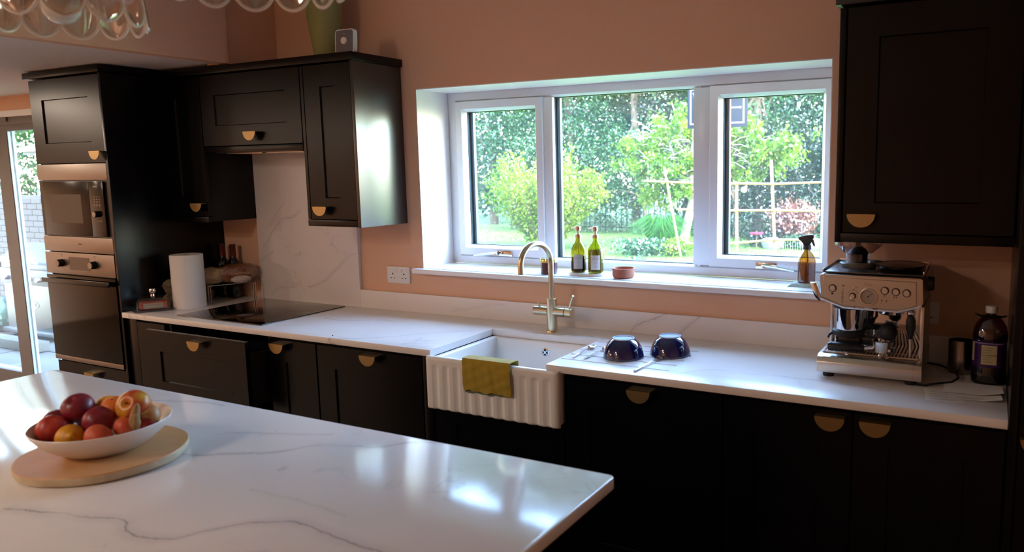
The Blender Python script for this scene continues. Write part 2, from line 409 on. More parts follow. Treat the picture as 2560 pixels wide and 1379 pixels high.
for hx, sgn in ((1.50, -1), (2.82, 1)):
    g = G(); g.box(hx-.045, .222, 1.180, hx+.045, .232, 1.206, .003)
    hxk = hx-.035 if sgn < 0 else hx-.0
    g.cyl((hxk, .224, 1.193), (hxk, .198, 1.193), .010)
    g.tube([(hxk-.012*sgn, .203, 1.195), (hxk+.03*sgn, .198, 1.192), (hxk+.08*sgn, .190, 1.186), (hxk+.125*sgn, .188, 1.180)], [.011, .010, .008, .005], 10, .7)
    g.cyl((hxk, .199, 1.193), (hxk, .193, 1.193), .006)
    part('handle', g, chrome, t, label='polished silver espagnolette window handle')
# ---------------- garden doors
dgrey = pbr('grey_aluminium', (.40, .375, .37), .4)
dgblu = pbr('pale_grey_aluminium_edge', (.62, .66, .70), .35)
t = thing('door_1', None, None, (-3.5, .05, 0), kind='structure')
g = G(); g.box(DX0, .0, 1.962, DX1, .12, 2.045, .003).box(DX0, .0, 0, DX0+.06, .12, 1.98).box(DX1-.045, .0, 0, DX1, .12, 1.98).box(DX0, 0, 0, DX1, .12, .05, .003)
g.box(-2.63, -.012, 1.985, -2.45, 0.0, 2.02)
part('door_frame', g, dgrey, t)
g = G(); frame(g, -3.72, -2.632, .05, 1.965, (.055, .055, .12, .045), .02, .09, .006)
part('door_leaf', g, dgrey, t)
part('glass_pane', G().box(-3.67, .05, .16, -2.68, .056, 1.93), glassp, t)
g = G(); frame(g, -2.630, -1.845, .05, 1.965, (.125, .02, .045, .045), .01, .040, .004)
part('door_leaf', g, dgrey, t)
g = G(); g.box(-2.5065, .014, .09, -2.502, .030, 1.925, .001).box(-2.5065, .0405, .09, -2.500, .058, 1.925, .001)
part('glazing_edge', g, dgblu, t)
part('glass_pane', G().box(-2.505, .032, .09, -1.86, .037, 1.93), glassp, t)
g = G(); frame(g, DX0+.06, -3.72, .05, 1.965, (.055, .055, .12, .045), .02, .09, .006)
part('door_leaf', g, dgrey, t)
part('glass_pane', G().box(DX0+.1, .05, .16, -3.76, .056, 1.93), glassp, t)
struct('added_roof_shade', G().box(-6.2, -7.6, 2.9, 4.9, .45, 3.05), dgrey)  # unseen roof slab, its front overhang added to block the sun
# ================================================================ fitted kitchen
def handle_mesh():
    g = G(); r = .044
    g.box(-r, -.032, -.0028, r, 0, 0, .0006, 1)
    arc = [(r*math.cos(t), -r*.98*math.sin(t)) for t in (math.pi*i/28 for i in range(29))]
    g.prism(arc, 'y', -.0325, -.0295)
    return g.mesh('handle', 40)
HM = handle_mesh()
def handle(parent, x, y, z):
    o = part('handle', HM, brass, parent); L = ORG[parent]; o.location = (x-L[0], y-L[1], z-L[2]); return o
YB = -.605
def base_unit(label, x0, x1, cat='cabinet', z1=.883):
    t = thing('base_cabinet', label, cat, ((x0+x1)/2, -.3, 0))
    part('body', G().box(x0+.001, YB+.022, .12, x1-.001, -.03, z1-.001), carc, t)
    part('plinth', G().box(x0+.001, YB+.07, 0, x1-.001, YB+.09, .12), navy, t)
    return t
def shaker_door(t, x0, x1, z0, z1, y=YB, fr=.1, name='door', hx=None, hz=None, dep=.007, frb=None):
    d = part(name, G().shaker(x0+.0015, x1-.0015, z0, z1, y, .02, fr, dep, frb), navy, t)
    if hx is not None: handle(d, hx, y, hz)
    return d
# left filler cabinet beside the oven tower
t = base_unit('narrow dark base cabinet between oven tower and open pan drawer', -.285, .022)
part('filler_strip', G().box(-.283, YB, .12, -.202, YB+.02, .88, .001), navy, t)
shaker_door(t, -.202, .022, .125, .868, fr=.085)
# pan drawer cabinet, top drawer pulled out
t = thing('drawer_cabinet', 'wide dark drawer cabinet under the hob with its top drawer pulled out', 'cabinet', (.39, -.3, 0))
x0, x1 = .025, .757
g = G(); g.box(x0, YB+.022, .12, x0+.018, -.03, .882).box(x1-.018, YB+.022, .12, x1, -.03, .882).box(x0, -.05, .12, x1, -.03, .882).box(x0, YB+.022, .12, x1, -.03, .14).box(x0, YB+.022, .48, x1, -.05, .50)
part('body', g, carc, t); part('plinth', G().box(x0, YB+.07, 0, x1, YB+.09, .12), navy, t)
d = part('drawer', G().shaker(x0+.012, x1-.012, .52, .868, -.712, .02, .1, .007), navy, t, label='pan drawer pulled open')
handle(d, .432, -.712, .848)
g = G(); g.box(x0+.045, -.69, .56, x0+.058, -.16, .80, .002).box(x1-.058, -.69, .56, x1-.045, -.16, .80, .002).box(x0+.05, -.69, .555, x1-.05, -.16, .57).box(x0+.05, -.17, .56, x1-.05, -.16, .80)
part('drawer_box', g, pbr('graphite_drawer_box', (.16, .16, .17), .4), d)
shaker_door(t, x0, x1, .125, .50, name='drawer', hx=.39, hz=.47)
t = base_unit('slim dark shaker door cabinet just right of the open drawer', .762, 1.062)
shaker_door(t, .765, 1.062, .125, .868, hx=.848, hz=.854)
t = base_unit('dark shaker door cabinet left of the white sink', 1.064, 1.652)
shaker_door(t, 1.066, 1.65, .125, .868, hx=1.386, hz=.855)
t = thing('sink_cabinet', 'dark cabinet directly below the white fluted sink', 'cabinet', (2.0, -.3, 0))
g = G(); g.box(1.654, YB+.022, .12, 1.700, -.03, .882).box(2.298, YB+.022, .12, 2.302, -.03, .882).box(1.70, YB+.022, .12, 2.298, -.03, .66)
part('body', g, carc, t); part('plinth', G().box(1.654, YB+.07, 0, 2.301, YB+.09, .12), navy, t)
part('side_stile', G().box(1.654, YB, .12, 1.704, YB+.02, .88, .001), navy, t)
shaker_door(t, 1.706, 2.30, .125, .672, fr=.1, frb=.055)
t = thing('dishwasher', 'integrated appliance with dark shaker front right of the sink, single handle', 'appliance', (2.6, -.3, 0))
part('body', G().box(2.304, YB+.022, .12, 2.895, -.03, .882), carc, t); part('plinth', G().box(2.304, YB+.07, 0, 2.895, YB+.09, .12), navy, t)
shaker_door(t, 2.304, 2.897, .16, .868, fr=.098, hx=2.611, hz=.858)
t = base_unit('dark double door cabinet under the coffee machine, two handles side by side', 2.899, 3.72)
shaker_door(t, 2.901, 3.308, .125, .868, fr=.1, hx=3.245, hz=.855)
shaker_door(t, 3.31, 3.719, .125, .868, fr=.1, hx=3.375, hz=.855)
# ---------------- worktop
xs = [-.285, 1.710, 2.242, 2.250, 2.68, 3.720]
gy = [-.526, -.450, -.375, -.300, -.224]; ys = [-.625]
for y in gy: ys += [y-.0050, y+.0050]
ys = sorted(ys+[-.197, 0.0])
def wt_top(i, j):
    ym = (ys[j]+ys[j+1])/2
    if i == 1 and ym < -.197: return None
    if i == 3 and any(abs(ym-y) < .002 for y in gy): return .9055
    return .91
g = G().grid(xs, ys, wt_top, .8832)
bmesh.ops.remove_doubles(g.b, verts=g.b.verts[:], dist=1e-6)
es = [e for e in g.b.edges if all(abs(v.co.y+.625) < 1e-4 for v in e.verts) and abs(e.verts[0].co.z-e.verts[1].co.z) < 1e-5]
bmesh.ops.bevel(g.b, geom=es, offset=.0022, segments=2, affect='EDGES', profile=.5)
single('worktop', g, wt_q, 'long white veined stone worktop running under the window', 'worktop', (1.7, -.3, .8832))
single('upstand', G().box(.762, -.02, .9102, 3.72, 0, 1.003, .001), up_q, 'low white stone upstand along the wall behind the worktop', 'upstand', (2.2, -.01, .91))
single('splashback', G().box(.018, -.021, .9102, .762, -.0008, 1.74, .001), sp_q, 'tall white veined stone splashback behind the hob', 'splashback', (.39, -.01, .91))
# ---------------- hob
t = thing('induction_hob', 'flat black glass hob set on the worktop under the extractor', 'hob', (.373, -.306, .91))
part('glass_top', G().box(.070, -.567, .9102, .677, -.046, .9152, .0015, 2), blackg, t)
mk = pbr('hob_grey_print', (.30, .30, .31), .3)
for cx, cy, r in ((.22, -.42, .085), (.22, -.19, .07), (.53, -.42, .07), (.53, -.19, .085)):
    part('zone_marking', G().rings([[(cx+q*math.cos(a), cy+q*math.sin(a), .9154) for a in (2*math.pi*i/40 for i in range(40))] for q in (r, r+.0012)], cap=False), mk, t)
# ---------------- oven tower
YT = -.615
t = thing('oven_tower', 'tall dark cabinet tower holding microwave and oven beside the garden doors', 'cabinet', (-.61, -.3, 0))
TX0, TX1 = -.936, -.306
g = G(); g.box(TX0, -.595, .10, TX0+.018, -.01, 2.112).box(TX0, -.03, .10, TX1, -.01, 2.112).box(TX0, -.595, .60, TX1, -.01, .625).box(TX0, -.595, 1.205, TX1, -.01, 1.22).box(TX0, -.595, 1.66, TX1, -.01, 1.69).box(TX0, -.595, 2.09, TX1, -.01, 2.112).box(TX0, -.595, .10, TX1, -.01, .12)
part('body', g, carc, t)
part('side_panel', G().box(TX1, YT-.006, 0, -.286, -.003, 2.112, .001), navy, t)
part('plinth', G().box(TX0, YT+.07, 0, TX1, YT+.09, .12), navy, t)
part('cornice', G().box(TX0-.012, YT-.02, 2.115, -.274, -.003, 2.147, .002), navy, t)
d = shaker_door(t, TX0, TX1-.003, 1.672, 2.108, y=YT, fr=.105)
handle(d, -.352, YT, 1.730)
d = shaker_door(t, TX0, TX1-.003, .13, .596, y=YT, fr=.1, name='drawer'); handle(d, -.596, YT, .562)
# microwave
t = thing('microwave', 'built-in microwave with black glass door and steel trims above the oven', 'microwave', (-.62, -.4, 1.29))
AX0, AX1 = TX0+.004, -.311
part('body', G().box(AX0+.03, YT+.006, 1.225, AX1-.03, -.08, 1.65), carc, t)
part('steel_trim', G().box(AX0, YT-.004, 1.585, AX1, YT+.006, 1.668, .001), steela, t)
part('steel_trim', G().box(AX0, YT-.006, 1.207, AX1, YT+.006, 1.288, .001), steela, t)
dg = pbr('microwave_dark_glass', (.07, .062, .06), .14, spec=.3)
part('surround', G().box(AX0, YT+.0, 1.289, AX1, YT+.006, 1.584, .0005, 1), pbr('microwave_dark_frame', (.09, .08, .075), .35), t)
d = part('door', G().box(-.885, YT-.012, 1.296, -.466, YT, 1.578, .002), dg, t)
part('window', G().box(-.814, YT-.0128, 1.362, -.537, YT-.011, 1.512, .0004, 1), pbr('microwave_mesh_window', (.17, .13, .11), .3), d)
d = part('control_panel', G().box(-.464, YT-.012, 1.296, -.342, YT, 1.578, .002), dg, t)
g = G(); g.cyl((-.401, YT-.011, 1.412), (-.401, YT-.032, 1.412), .0165, .0155, 24, .001)
k = part('knob', g, blackp, d); part('knob_cap', G().cyl((-.401, YT-.032, 1.412), (-.401, YT-.0345, 1.412), .0145, .0135), steela, k)
ink = pbr('pale_grey_print', (.55, .52, .50), .5); g = G()
for r in range(4):
    for q in range(3):
        g.box(-.43+q*.022, YT-.0125, 1.498-r*.012, -.418+q*.022, YT-.0118, 1.501-r*.012)
g.box(-.425, YT-.0125, 1.548, -.385, YT-.0118, 1.556)
for q in range(3): g.box(-.43+q*.022, YT-.0125, 1.452, -.420+q*.022, YT-.0118, 1.459)
for q in range(2): g.box(-.412+q*.024, YT-.0125, 1.372, -.402+q*.024, YT-.0118, 1.379)
part('control_print', g, ink, d, kind='stuff')
# oven
t = thing('oven', 'built-in oven with steel control strip and black glass door', 'oven', (-.62, -.35, .61))
part('body', G().box(AX0+.03, YT+.006, .635, AX1-.03, -.08, 1.20), carc, t)
c = part('control_panel', G().box(AX0, YT-.008, 1.086, AX1, YT+.006, 1.202, .001), steela, t)
part('display', G().box(-.711, YT-.0092, 1.111, -.529, YT-.007, 1.180, .0005, 1), blackg, c)
for kx in (-.775, -.478):
    k = part('knob', G().cyl((kx, YT-.008, 1.146), (kx, YT-.034, 1.146), .0205, .0195, 28, .0008), blackp, c)
    part('knob_cap', G().cyl((kx, YT-.034, 1.146), (kx, YT-.037, 1.146), .0185, .0175, 28), steela, k)
g = G(); dk = pbr('dark_print', (.14, .12, .11), .5)
for kx in (-.775, -.478):
    g.box(kx-.003, YT-.0086, 1.186, kx+.003, YT-.0078, 1.192).box(kx-.001, YT-.0086, 1.176, kx+.001, YT-.0078, 1.179)
    for a in (0, -50, -90, -130, 40):
        x, z = kx+.029*math.cos(math.radians(a)), 1.146+.029*math.sin(math.radians(a)); g.box(x-.0016, YT-.0086, z-.0016, x+.0016, YT-.0078, z+.0016)
part('dial_marks', g, dk, c, kind='stuff')
d = part('door', G().box(AX0, YT-.012, .632, AX1, YT+.004, 1.080, .002), ovg, t)
g = G(); g.box(AX0+.02, YT-.05, 1.040, AX1-.01, YT-.036, 1.066, .003).box(AX0+.05, YT-.04, 1.045, AX0+.08, YT-.011, 1.062).box(AX1-.08, YT-.04, 1.045, AX1-.05, YT-.011, 1.062)
part('handle', g, pbr('dark_bar_handle', (.12, .12, .13), .25, metal=.6), d)
part('base_trim', G().box(AX0, YT-.012, .606, AX1, YT+.004, .631, .001), steela, d)
part('brand_print', G().box(-.617, YT-.0066, 1.248, -.583, YT-.0058, 1.254), dk, t)
# ---------------- wall cabinets
YW = -.313
def wall_unit(label, x0, x1, z0, z1=2.104, name='wall_cabinet'):
    t = thing(name, label, 'cabinet', ((x0+x1)/2, -.15, z0))
    part('body', G().box(x0+.001, YW+.021, z0+.004, x1-.001, -.002, z1, .001), navy, t)
    return t
t = wall_unit('leftmost dark wall cabinet, in the corner beside the oven tower', -.284, .022, 1.355)
d = shaker_door(t, -.283, .022, 1.388, 2.10, y=YW, hx=-.034, hz=1.456)
part('light_rail', G().box(-.283, YW-.002, 1.355, .022, YW+.02, 1.385, .001), navy, t)
t = wall_unit('short wide dark wall cabinet above the hob with hidden extractor', .024, .742, 1.745)
d = shaker_door(t, .026, .741, 1.747, 2.10, y=YW, hx=.411, hz=1.811)
part('light_rail', G().box(.026, YW-.002, 1.715, .741, YW+.02, 1.744, .001), navy, t)
e = thing('extractor_hood', 'slim grey extractor hood under the short wall cabinet', 'extractor', (.38, -.16, 1.745))
part('body', G().box(.08, -.285, 1.712, .69, -.03, 1.744, .002), pbr('hood_grey_steel', (.35, .34, .34), .35, metal=.8), e)
for k in range(2): part('filter', G().box(.12+.29*k, -.25, 1.708, .38+.29*k, -.06, 1.713, .001), steel, e)
g = G()
for k in range(5): g.cyl((.32+.03*k, -.286, 1.728), (.32+.03*k, -.289, 1.728), .006)
part('button_row', g, chrome, e, kind='stuff')
t = wall_unit('tall narrow dark wall cabinet right of the hob', .744, 1.063, 1.355)
d = shaker_door(t, .765, 1.062, 1.388, 2.10, y=YW, hx=.853, hz=1.449)
part('light_rail', G().box(.745, YW-.002, 1.355, 1.063, YW+.02, 1.385, .001), navy, t)
part('end_panel', G().box(1.064, YW-.003, 1.353, 1.084, -.002, 2.104, .001), navyp, t)
part('stile', G().box(.745, YW, 1.386, .763, YW+.02, 2.10, .0005, 1), navy, t)
single('cornice', G().box(-.273, YW-.022, 2.105, 1.096, -.002, 2.140, .002), navy, 'dark flat cornice capping the left run of wall cabinets', 'cornice', (.4, -.16, 2.105))
t = wall_unit('large dark wall cabinet above the coffee machine', 3.192, 3.72, 1.357, 2.112)
d = shaker_door(t, 3.212, 3.718, 1.389, 2.110, y=YW-.0, fr=.098, hx=3.276, hz=1.452)
part('light_rail', G().box(3.192, YW-.002, 1.357, 3.72, YW+.02, 1.386, .001), navy, t)
part('end_panel', G().box(3.190, YW-.003, 1.356, 3.209, -.002, 2.110, .001), navy, t)
single('cornice', G().box(3.178, YW-.022, 2.116, 3.72, -.002, 2.152, .002), navy, 'dark cornice over the large right-hand wall cabinet', 'cornice', (3.45, -.16, 2.116))
# tall unit at the right edge
t = thing('tall_cabinet', 'tall dark larder cabinet at the right end of the worktop', 'cabinet', (4.03, -.3, 0))
part('side_panel', G().box(3.722, -.64, 0, 3.742, -.003, 2.2, .001), navy, t)
part('body', G().box(3.744, -.61, .1, 4.34, -.003, 2.2), navy, t)
d = shaker_door(t, 3.745, 4.34, .13, 1.30, y=-.632, hx=3.795, hz=.873); shaker_door(t, 3.745, 4.34, 1.31, 2.19, y=-.632)
# ---------------- fluted sink
t = thing('butler_sink', 'white fluted-front ceramic sink set into the worktop', 'sink', (2.0, -.42, .68))
g = G().grid([1.712, 1.740, 2.262, 2.294], [-.628, -.604, -.212, -.180], lambda i, j: .700 if (i, j) == (1, 1) else .8828, .682)
bmesh.ops.remove_doubles(g.b, verts=g.b.verts[:], dist=1e-6)
bmesh.ops.bevel(g.b, geom=[e for e in g.b.edges if e.calc_face_angle(0) > .5], offset=.007, segments=3, affect='EDGES', profile=.5)
part('basin', g, ceram, t)
nx, nz = 340, 40; X0, X1, Z0, Z1 = 1.700, 2.302, .679, .8915
fl = [1.753+.0505*k for k in range(11)]
def ay(x, z):
    y = -.650
    for edge in (x-X0, X1-x):
        if edge < .018: y += .018-math.sqrt(max(0, .018**2-(.018-edge)**2))
    for top in (Z1-z, z-Z0):
        if top < .010: y += (.010-math.sqrt(max(0, .010**2-(.010-top)**2)))*.8
    for f in fl:
        d = abs(x-f)
        if d < .0185 and z < .862:
            e = min(1, (.862-z)/.014); k = math.cos(d/.0185*math.pi/2)**1.3
            y += .0048*k*math.sin(e*math.pi/2)
    return min(y, -.6285)
g = G(); V = []
for i in range(nx+1):
    x = X0+(X1-X0)*i/nx; V.append([g.b.verts.new((x, ay(x, Z0+(Z1-Z0)*j/nz), Z0+(Z1-Z0)*j/nz)) for j in range(nz+1)])
Bk = [[g.b.verts.new((X0+(X1-X0)*i/nx, -.6282, Z0 if j == 0 else Z1)) for j in (0, 1)] for i in range(nx+1)]
for i in range(nx):
    for j in range(nz): g.b.faces.new((V[i][j], V[i+1][j], V[i+1][j+1], V[i][j+1]))
    g.b.faces.new((V[i][nz], V[i+1][nz], Bk[i+1][1], Bk[i][1])); g.b.faces.new((Bk[i][0], Bk[i+1][0], V[i+1][0], V[i][0]))
    g.b.faces.new((Bk[i][1], Bk[i+1][1], Bk[i+1][0], Bk[i][0]))
part('fluted_front', g, ceram, t, 60)
g = G(); g.rings([[(1.99+r*math.cos(a), y, .836+r*math.sin(a)) for a in (2*math.pi*i/28 for i in range(28))] for r, y in ((.0185, -.2115), (.0185, -.2145), (.0145, -.2155), (.0125, -.2135))], cap=False)
for a in (45, 135): 
    R = Matrix.Rotation(math.radians(a), 3, 'Y'); g.box(1.99-.014, -.2150, .834, 1.99+.014, -.2135, .838, rot=R)
g.cyl((1.99, -.2135, .836), (1.99, -.2155, .836), .005)
o = part('overflow', g, chrome, t); part('overflow_hole', G().cyl((1.99, -.2118, .836), (1.99, -.2132, .836), .0135), matblk, o)
part('drain', G().lathe([(0, 0), (.04, 0), (.043, .002), (.036, .004), (.03, .001), (0, .001)], 2.0, -.41, .7002), chrome, t)
# ---------------- island
t = thing('island', 'white veined stone topped kitchen island in the foreground', 'island', (1.77, -1.95, 0))
g = G().prism([(.632, -2.47), (2.911, -2.47), (2.911, -1.424), (.632, -1.424)], 'z', .883, .91)
bmesh.ops.bevel(g.b, geom=[e for e in g.b.edges if abs(e.verts[0].co.z-e.verts[1].co.z) > .01], offset=.02, segments=5, affect='EDGES', profile=.5)
bmesh.ops.bevel(g.b, geom=[e for e in g.b.edges if abs(e.verts[0].co.z-e.verts[1].co.z) < 1e-4 and e.calc_face_angle(0) > .8], offset=.0022, segments=2, affect='EDGES', profile=.5)
part('worktop', g, isl_q, t)
part('body', G().box(.66, -2.42, .1, 2.86, -1.46, .882), navy, t)
part('plinth', G().box(.72, -2.36, 0, 2.80, -1.52, .1), navy, t)
for k in range(4):
    g = G().shaker(-.273, .273, .12, .87, -.02, .02, .09)
    bmesh.ops.transform(g.b, matrix=Matrix.Translation((.935+.55*k, -1.46, 0)) @ Matrix.Rotation(math.pi, 4, 'Z'), verts=g.b.verts[:])
    part('door', g, navy, t)
# ================================================================ things around the worktop
def arc(c, r, a0, a1, n, f): return [f(c, r, a0+(a1-a0)*i/n) for i in range(n+1)]
# ---------------- tap
t = thing('kitchen_tap', 'brushed pale gold swan-neck mixer tap behind the sink', 'tap', (1.979, -.131, .91))
cx, cy = 1.979, -.131
g = G(); g.cyl((cx, cy, .910), (cx, cy, .9155), .0275, .0265, 36).cyl((cx, cy, .9155), (cx, cy, 1.052), .0225, .0225, 36, .001)
part('body', g, gold, t)
dx, dy = -.26, -.966
pts = [(cx, cy, 1.05), (cx, cy, 1.12), (cx, cy, 1.18), (cx, cy, 1.212)]
R_ = .087
for i in range(1, 25):
    a = math.pi*i/24; q = R_*(1-math.cos(a)); pts.append((cx+dx*q, cy+dy*q, 1.212+R_*math.sin(a)))
q = 2*R_; pts += [(cx+dx*q, cy+dy*q, 1.195), (cx+dx*q, cy+dy*q, 1.178)]
part('spout', G().tube(pts, .0128, 20), gold, t)
part('collar', G().cyl((cx, cy, 1.049), (cx, cy, 1.056), .0235, .0235, 32, .001), gold, t)
part('side_valve', G().cyl((cx-.015, cy, .998), (cx-.088, cy, .998), .0205, .0205, 32, .0015), gold, t)
g = G(); g.cyl((cx-.066, cy, 1.015), (cx-.066, cy, 1.030), .0045).cyl((cx-.066, cy, 1.028), (cx-.066, cy, 1.033), .006)
part('filter_button', g, gold, t)
g = G(); g.cyl((cx+.015, cy, .998), (cx+.066, cy, .998), .0205, .0205, 32); part('mixer_body', g, gold, t)
g = G(); g.cyl((cx+.068, cy, .998), (cx+.100, cy, .998), .0205, .0205, 32, .0015); h = part('mixer_handle', g, gold, t)
part('lever', G().tube([(cx+.084, cy, 1.012), (cx+.098, cy-.005, 1.045), (cx+.112, cy-.01, 1.075)], [.0058, .0052, .0048], 14), gold, h)
# ---------------- cloth over the sink front
def sheet(fn, nu, nv, th):
    """closed thin sheet from a surface function"""
    g = G(); P = [[Vector(fn(i/nu, j/nv)) for j in range(nv+1)] for i in range(nu+1)]
    def nrm(i, j):
        a = P[min(i+1, nu)][j]-P[max(i-1, 0)][j]; b = P[i][min(j+1, nv)]-P[i][max(j-1, 0)]; n = a.cross(b); return n.normalized() if n.length > 0 else Vector((0, 0, 1))
    A = [[g.b.verts.new(P[i][j]) for j in range(nv+1)] for i in range(nu+1)]
    B = [[g.b.verts.new(P[i][j]+nrm(i, j)*th) for j in range(nv+1)] for i in range(nu+1)]
    for i in range(nu):
        for j in range(nv):
            g.b.faces.new((A[i][j], A[i+1][j], A[i+1][j+1], A[i][j+1])); g.b.faces.new((B[i][j], B[i][j+1], B[i+1][j+1], B[i+1][j]))
    for i in range(nu):
        for j in (0, nv): g.b.faces.new((A[i][j], A[i+1][j], B[i+1][j], B[i][j]))
    for j in range(nv):
        for i in (0, nu): g.b.faces.new((A[i][j], A[i][j+1], B[i][j+1], B[i][j]))
    return g
def hsh(x, y): return math.sin(x*12.9+y*7.3)*math.sin(x*5.1-y*9.7+1.3)
def cloth(x0, x1, zf, off, seed, skew=0):
    def fn(u, v):
        x = x0+(x1-x0)*u; L = v*(.895-zf+.028+.05)
        w = (.0018*hsh(u*2+seed, v*1.7)+.0012*math.sin(u*19+seed)*v)*(.4 if seed > 1 else 1)
        if L < .05: return (x, -.600-.0+w*.3, .895+off-.05+L-.0)
        if L < .078:
            a = (L-.05)/.028*math.pi; return (x, -.600-(1-math.cos(a))*.0265-off*math.sin(a/2), .895+off+math.sin(a)*.004)
        d = L-.078; return (x+skew*d+.002*math.sin(v*9)*(u-.5), -.6545-off+w-.002*math.sin(d*30), .895-d+.004*hsh(u*1.5, seed)*v)
    return sheet(fn, 30, 34, .0022)
ym = pbr('mustard_microfibre', (.67, .56, .13), .95, sheen=.3, bump=(260, .35), vary=(40, .3, (.60, .49, .10)))
gm = pbr('sage_green_cloth', (.42, .46, .34), .95, bump=(260, .3))
single('dishcloth', cloth(1.893, 2.108, .782, .0085, .7, .03), ym, 'mustard yellow cloth folded over the front of the white sink', 'cloth', (2.0, -.65, .85))
single('dishcloth', cloth(1.892, 2.085, .772, .0008, 2.1, .04), gm, 'dull green cloth peeking out beneath the mustard cloth on the sink', 'cloth', (1.98, -.65, .85))
# ---------------- bowls drying
bowlm = pbr('glossy_navy_glaze', (.05, .075, .27), .08, coat=.8); bowlr = pbr('pale_blue_rim_glaze', (.74, .82, .92), .15)
def bowl(label, x, y):
    t = thing('upturned_bowl', label, 'bowl', (x, y, .91), local=True, group='navy bowls drying upside down')
    g = G().lathe([(.0775, .0), (.0775, .003), (.0745, .018), (.068, .038), (.058, .055), (.045, .067), (.040, .070), (.0395, .0695), (.0385, .064), (.02, .0625), (0, .0625), (0, .059), (.037, .059), (.043, .063), (.055, .052), (.065, .036), (.0715, .017), (.0745, .0)], n=56)
    part('bowl_body', g, bowlm, t)
    part('foot_well', G().cyl((0, 0, .062), (0, 0, .0668), .0375, .0375, 40), pbr('mid_blue_glaze', (.22, .34, .60), .12), t)
    part('foot_ring', G().lathe([(.0412, .0695), (.0405, .0735), (.0375, .0735), (.0368, .0695)][::1]+[(.0368, .069), (.0412, .069)], n=56), bowlr, t)
    return t
bowl('navy glazed bowl upside down nearer the sink, spoons beside it', 2.452, -.409)
bowl('navy glazed bowl upside down farther from the sink, toward the upstand', 2.597, -.304)
def spoon(label, p, q, L=None):
    """p handle end, q bowl centre"""
    p, q = Vector(p), Vector(q); d = (q-p); ln = d.length; a = math.atan2(d.y, d.x)
    t = thing('teaspoon', label, 'spoon', (p.x, p.y, .911), rotz=a, local=True, group='teaspoons on the draining grooves')
    g = G(); pts = [(0, 0, .0035), (ln*.3, 0, .004), (ln*.6, 0, .0065), (ln*.85, 0, .006)]
    g.tube(pts, [.0058, .0046, .0036, .0032], 10, .6)
    part('handle', g, chrome, t)
    g = G(); R = []
    def f(v): return 1
    g = G(); n = 24
    prof = [(0.001, .0015), (.45, .0022), (.75, .0045), (1, .0085), (.97, .0092), (.72, .0056), (.42, .0032), (.001, .0025)]
    g.rings([[(ln+.024*r*math.cos(a)*(1.05), .0155*r*math.sin(a)*(1.0+.12*math.cos(a)), z) for a in (2*math.pi*i/n for i in range(n))] for r, z in prof])
    part('spoon_bowl', g, chrome, t)
spoon('small steel spoon lying nearest the sink edge', (2.288, -.504, 0), (2.285, -.345, 0))
spoon('small steel spoon whose tip is hidden behind the nearer navy bowl', (2.338, -.501, 0), (2.348, -.345, 0))
spoon('larger steel spoon lying in front of the two navy bowls', (2.578, -.590, 0), (2.590, -.40, 0))
# ---------------- window sill things
def bottle_mat(name, col, dens=.5):
    if name in MATS: return MATS[name]
    return clear(name, col, .10)
t = thing('candle_jar', 'small maroon candle jar with a gold lid on the sill behind the tap', 'candle', (1.859, .053, 1.1335))
g = G().lathe([(.036, 0), (.039, .003), (.039, .052), (0, .052)], 1.859, .053, 1.1338, 40)
part('jar_body', g, pbr('maroon_wrap', (.26, .10, .17), .25, coat=.5), t)
part('lid', G().lathe([(.0385, .052), (.0405, .053), (.0405, .070), (.0395, .0715), (0, .0705)], 1.859, .053, 1.1338, 40), pbr('pale_gold_lid', (.78, .76, .50), .2, metal=.9), t)
gp = pbr('gold_print', (.60, .38, .30), .4)
def ringtext(parent, g, mat, name='emblem'): return part(name, g, mat, parent)
ux, uy = .52, -.854
g = G(); nrm = Vector((ux, uy, 0)); tx = Vector((-uy, ux, 0))
c0 = Vector((1.859, .053, 1.167))+nrm*.0393
g.rings([[c0+tx*(r*math.cos(a))+Vector((0, 0, r*math.sin(a)))-nrm*(r*r*math.cos(a)**2/.078) for a in (2*math.pi*i/24 for i in range(24))] for r in (.0045, .0065)], cap=False)
ringtext(t, g, gp)
g = G(); c1 = c0-Vector((0, 0, .016))
g.b.faces.new([g.b.verts.new(c1+tx*a+Vector((0, 0, b))+nrm*.0002) for a, b in ((-.009, -.001), (.009, -.001), (.009, .001), (-.009, .001))])
part('print_line', g, gp, t)
wood = pbr('pale_ceramic_tray', (.92, .90, .89), .3)
g = G(); 
pl = [(2.048+.088*math.copysign(abs(math.cos(a))**.8, math.cos(a)), .072+.045*math.copysign(abs(math.sin(a))**.8, math.sin(a))) for a in (2*math.pi*i/48 for i in range(48))]
g.prism(pl, 'z', 1.1338, 1.146, .003)
single('bottle_tray', g, wood, 'white oblong ceramic tray under the two pump bottles', 'tray', (2.048, .07, 1.1338))
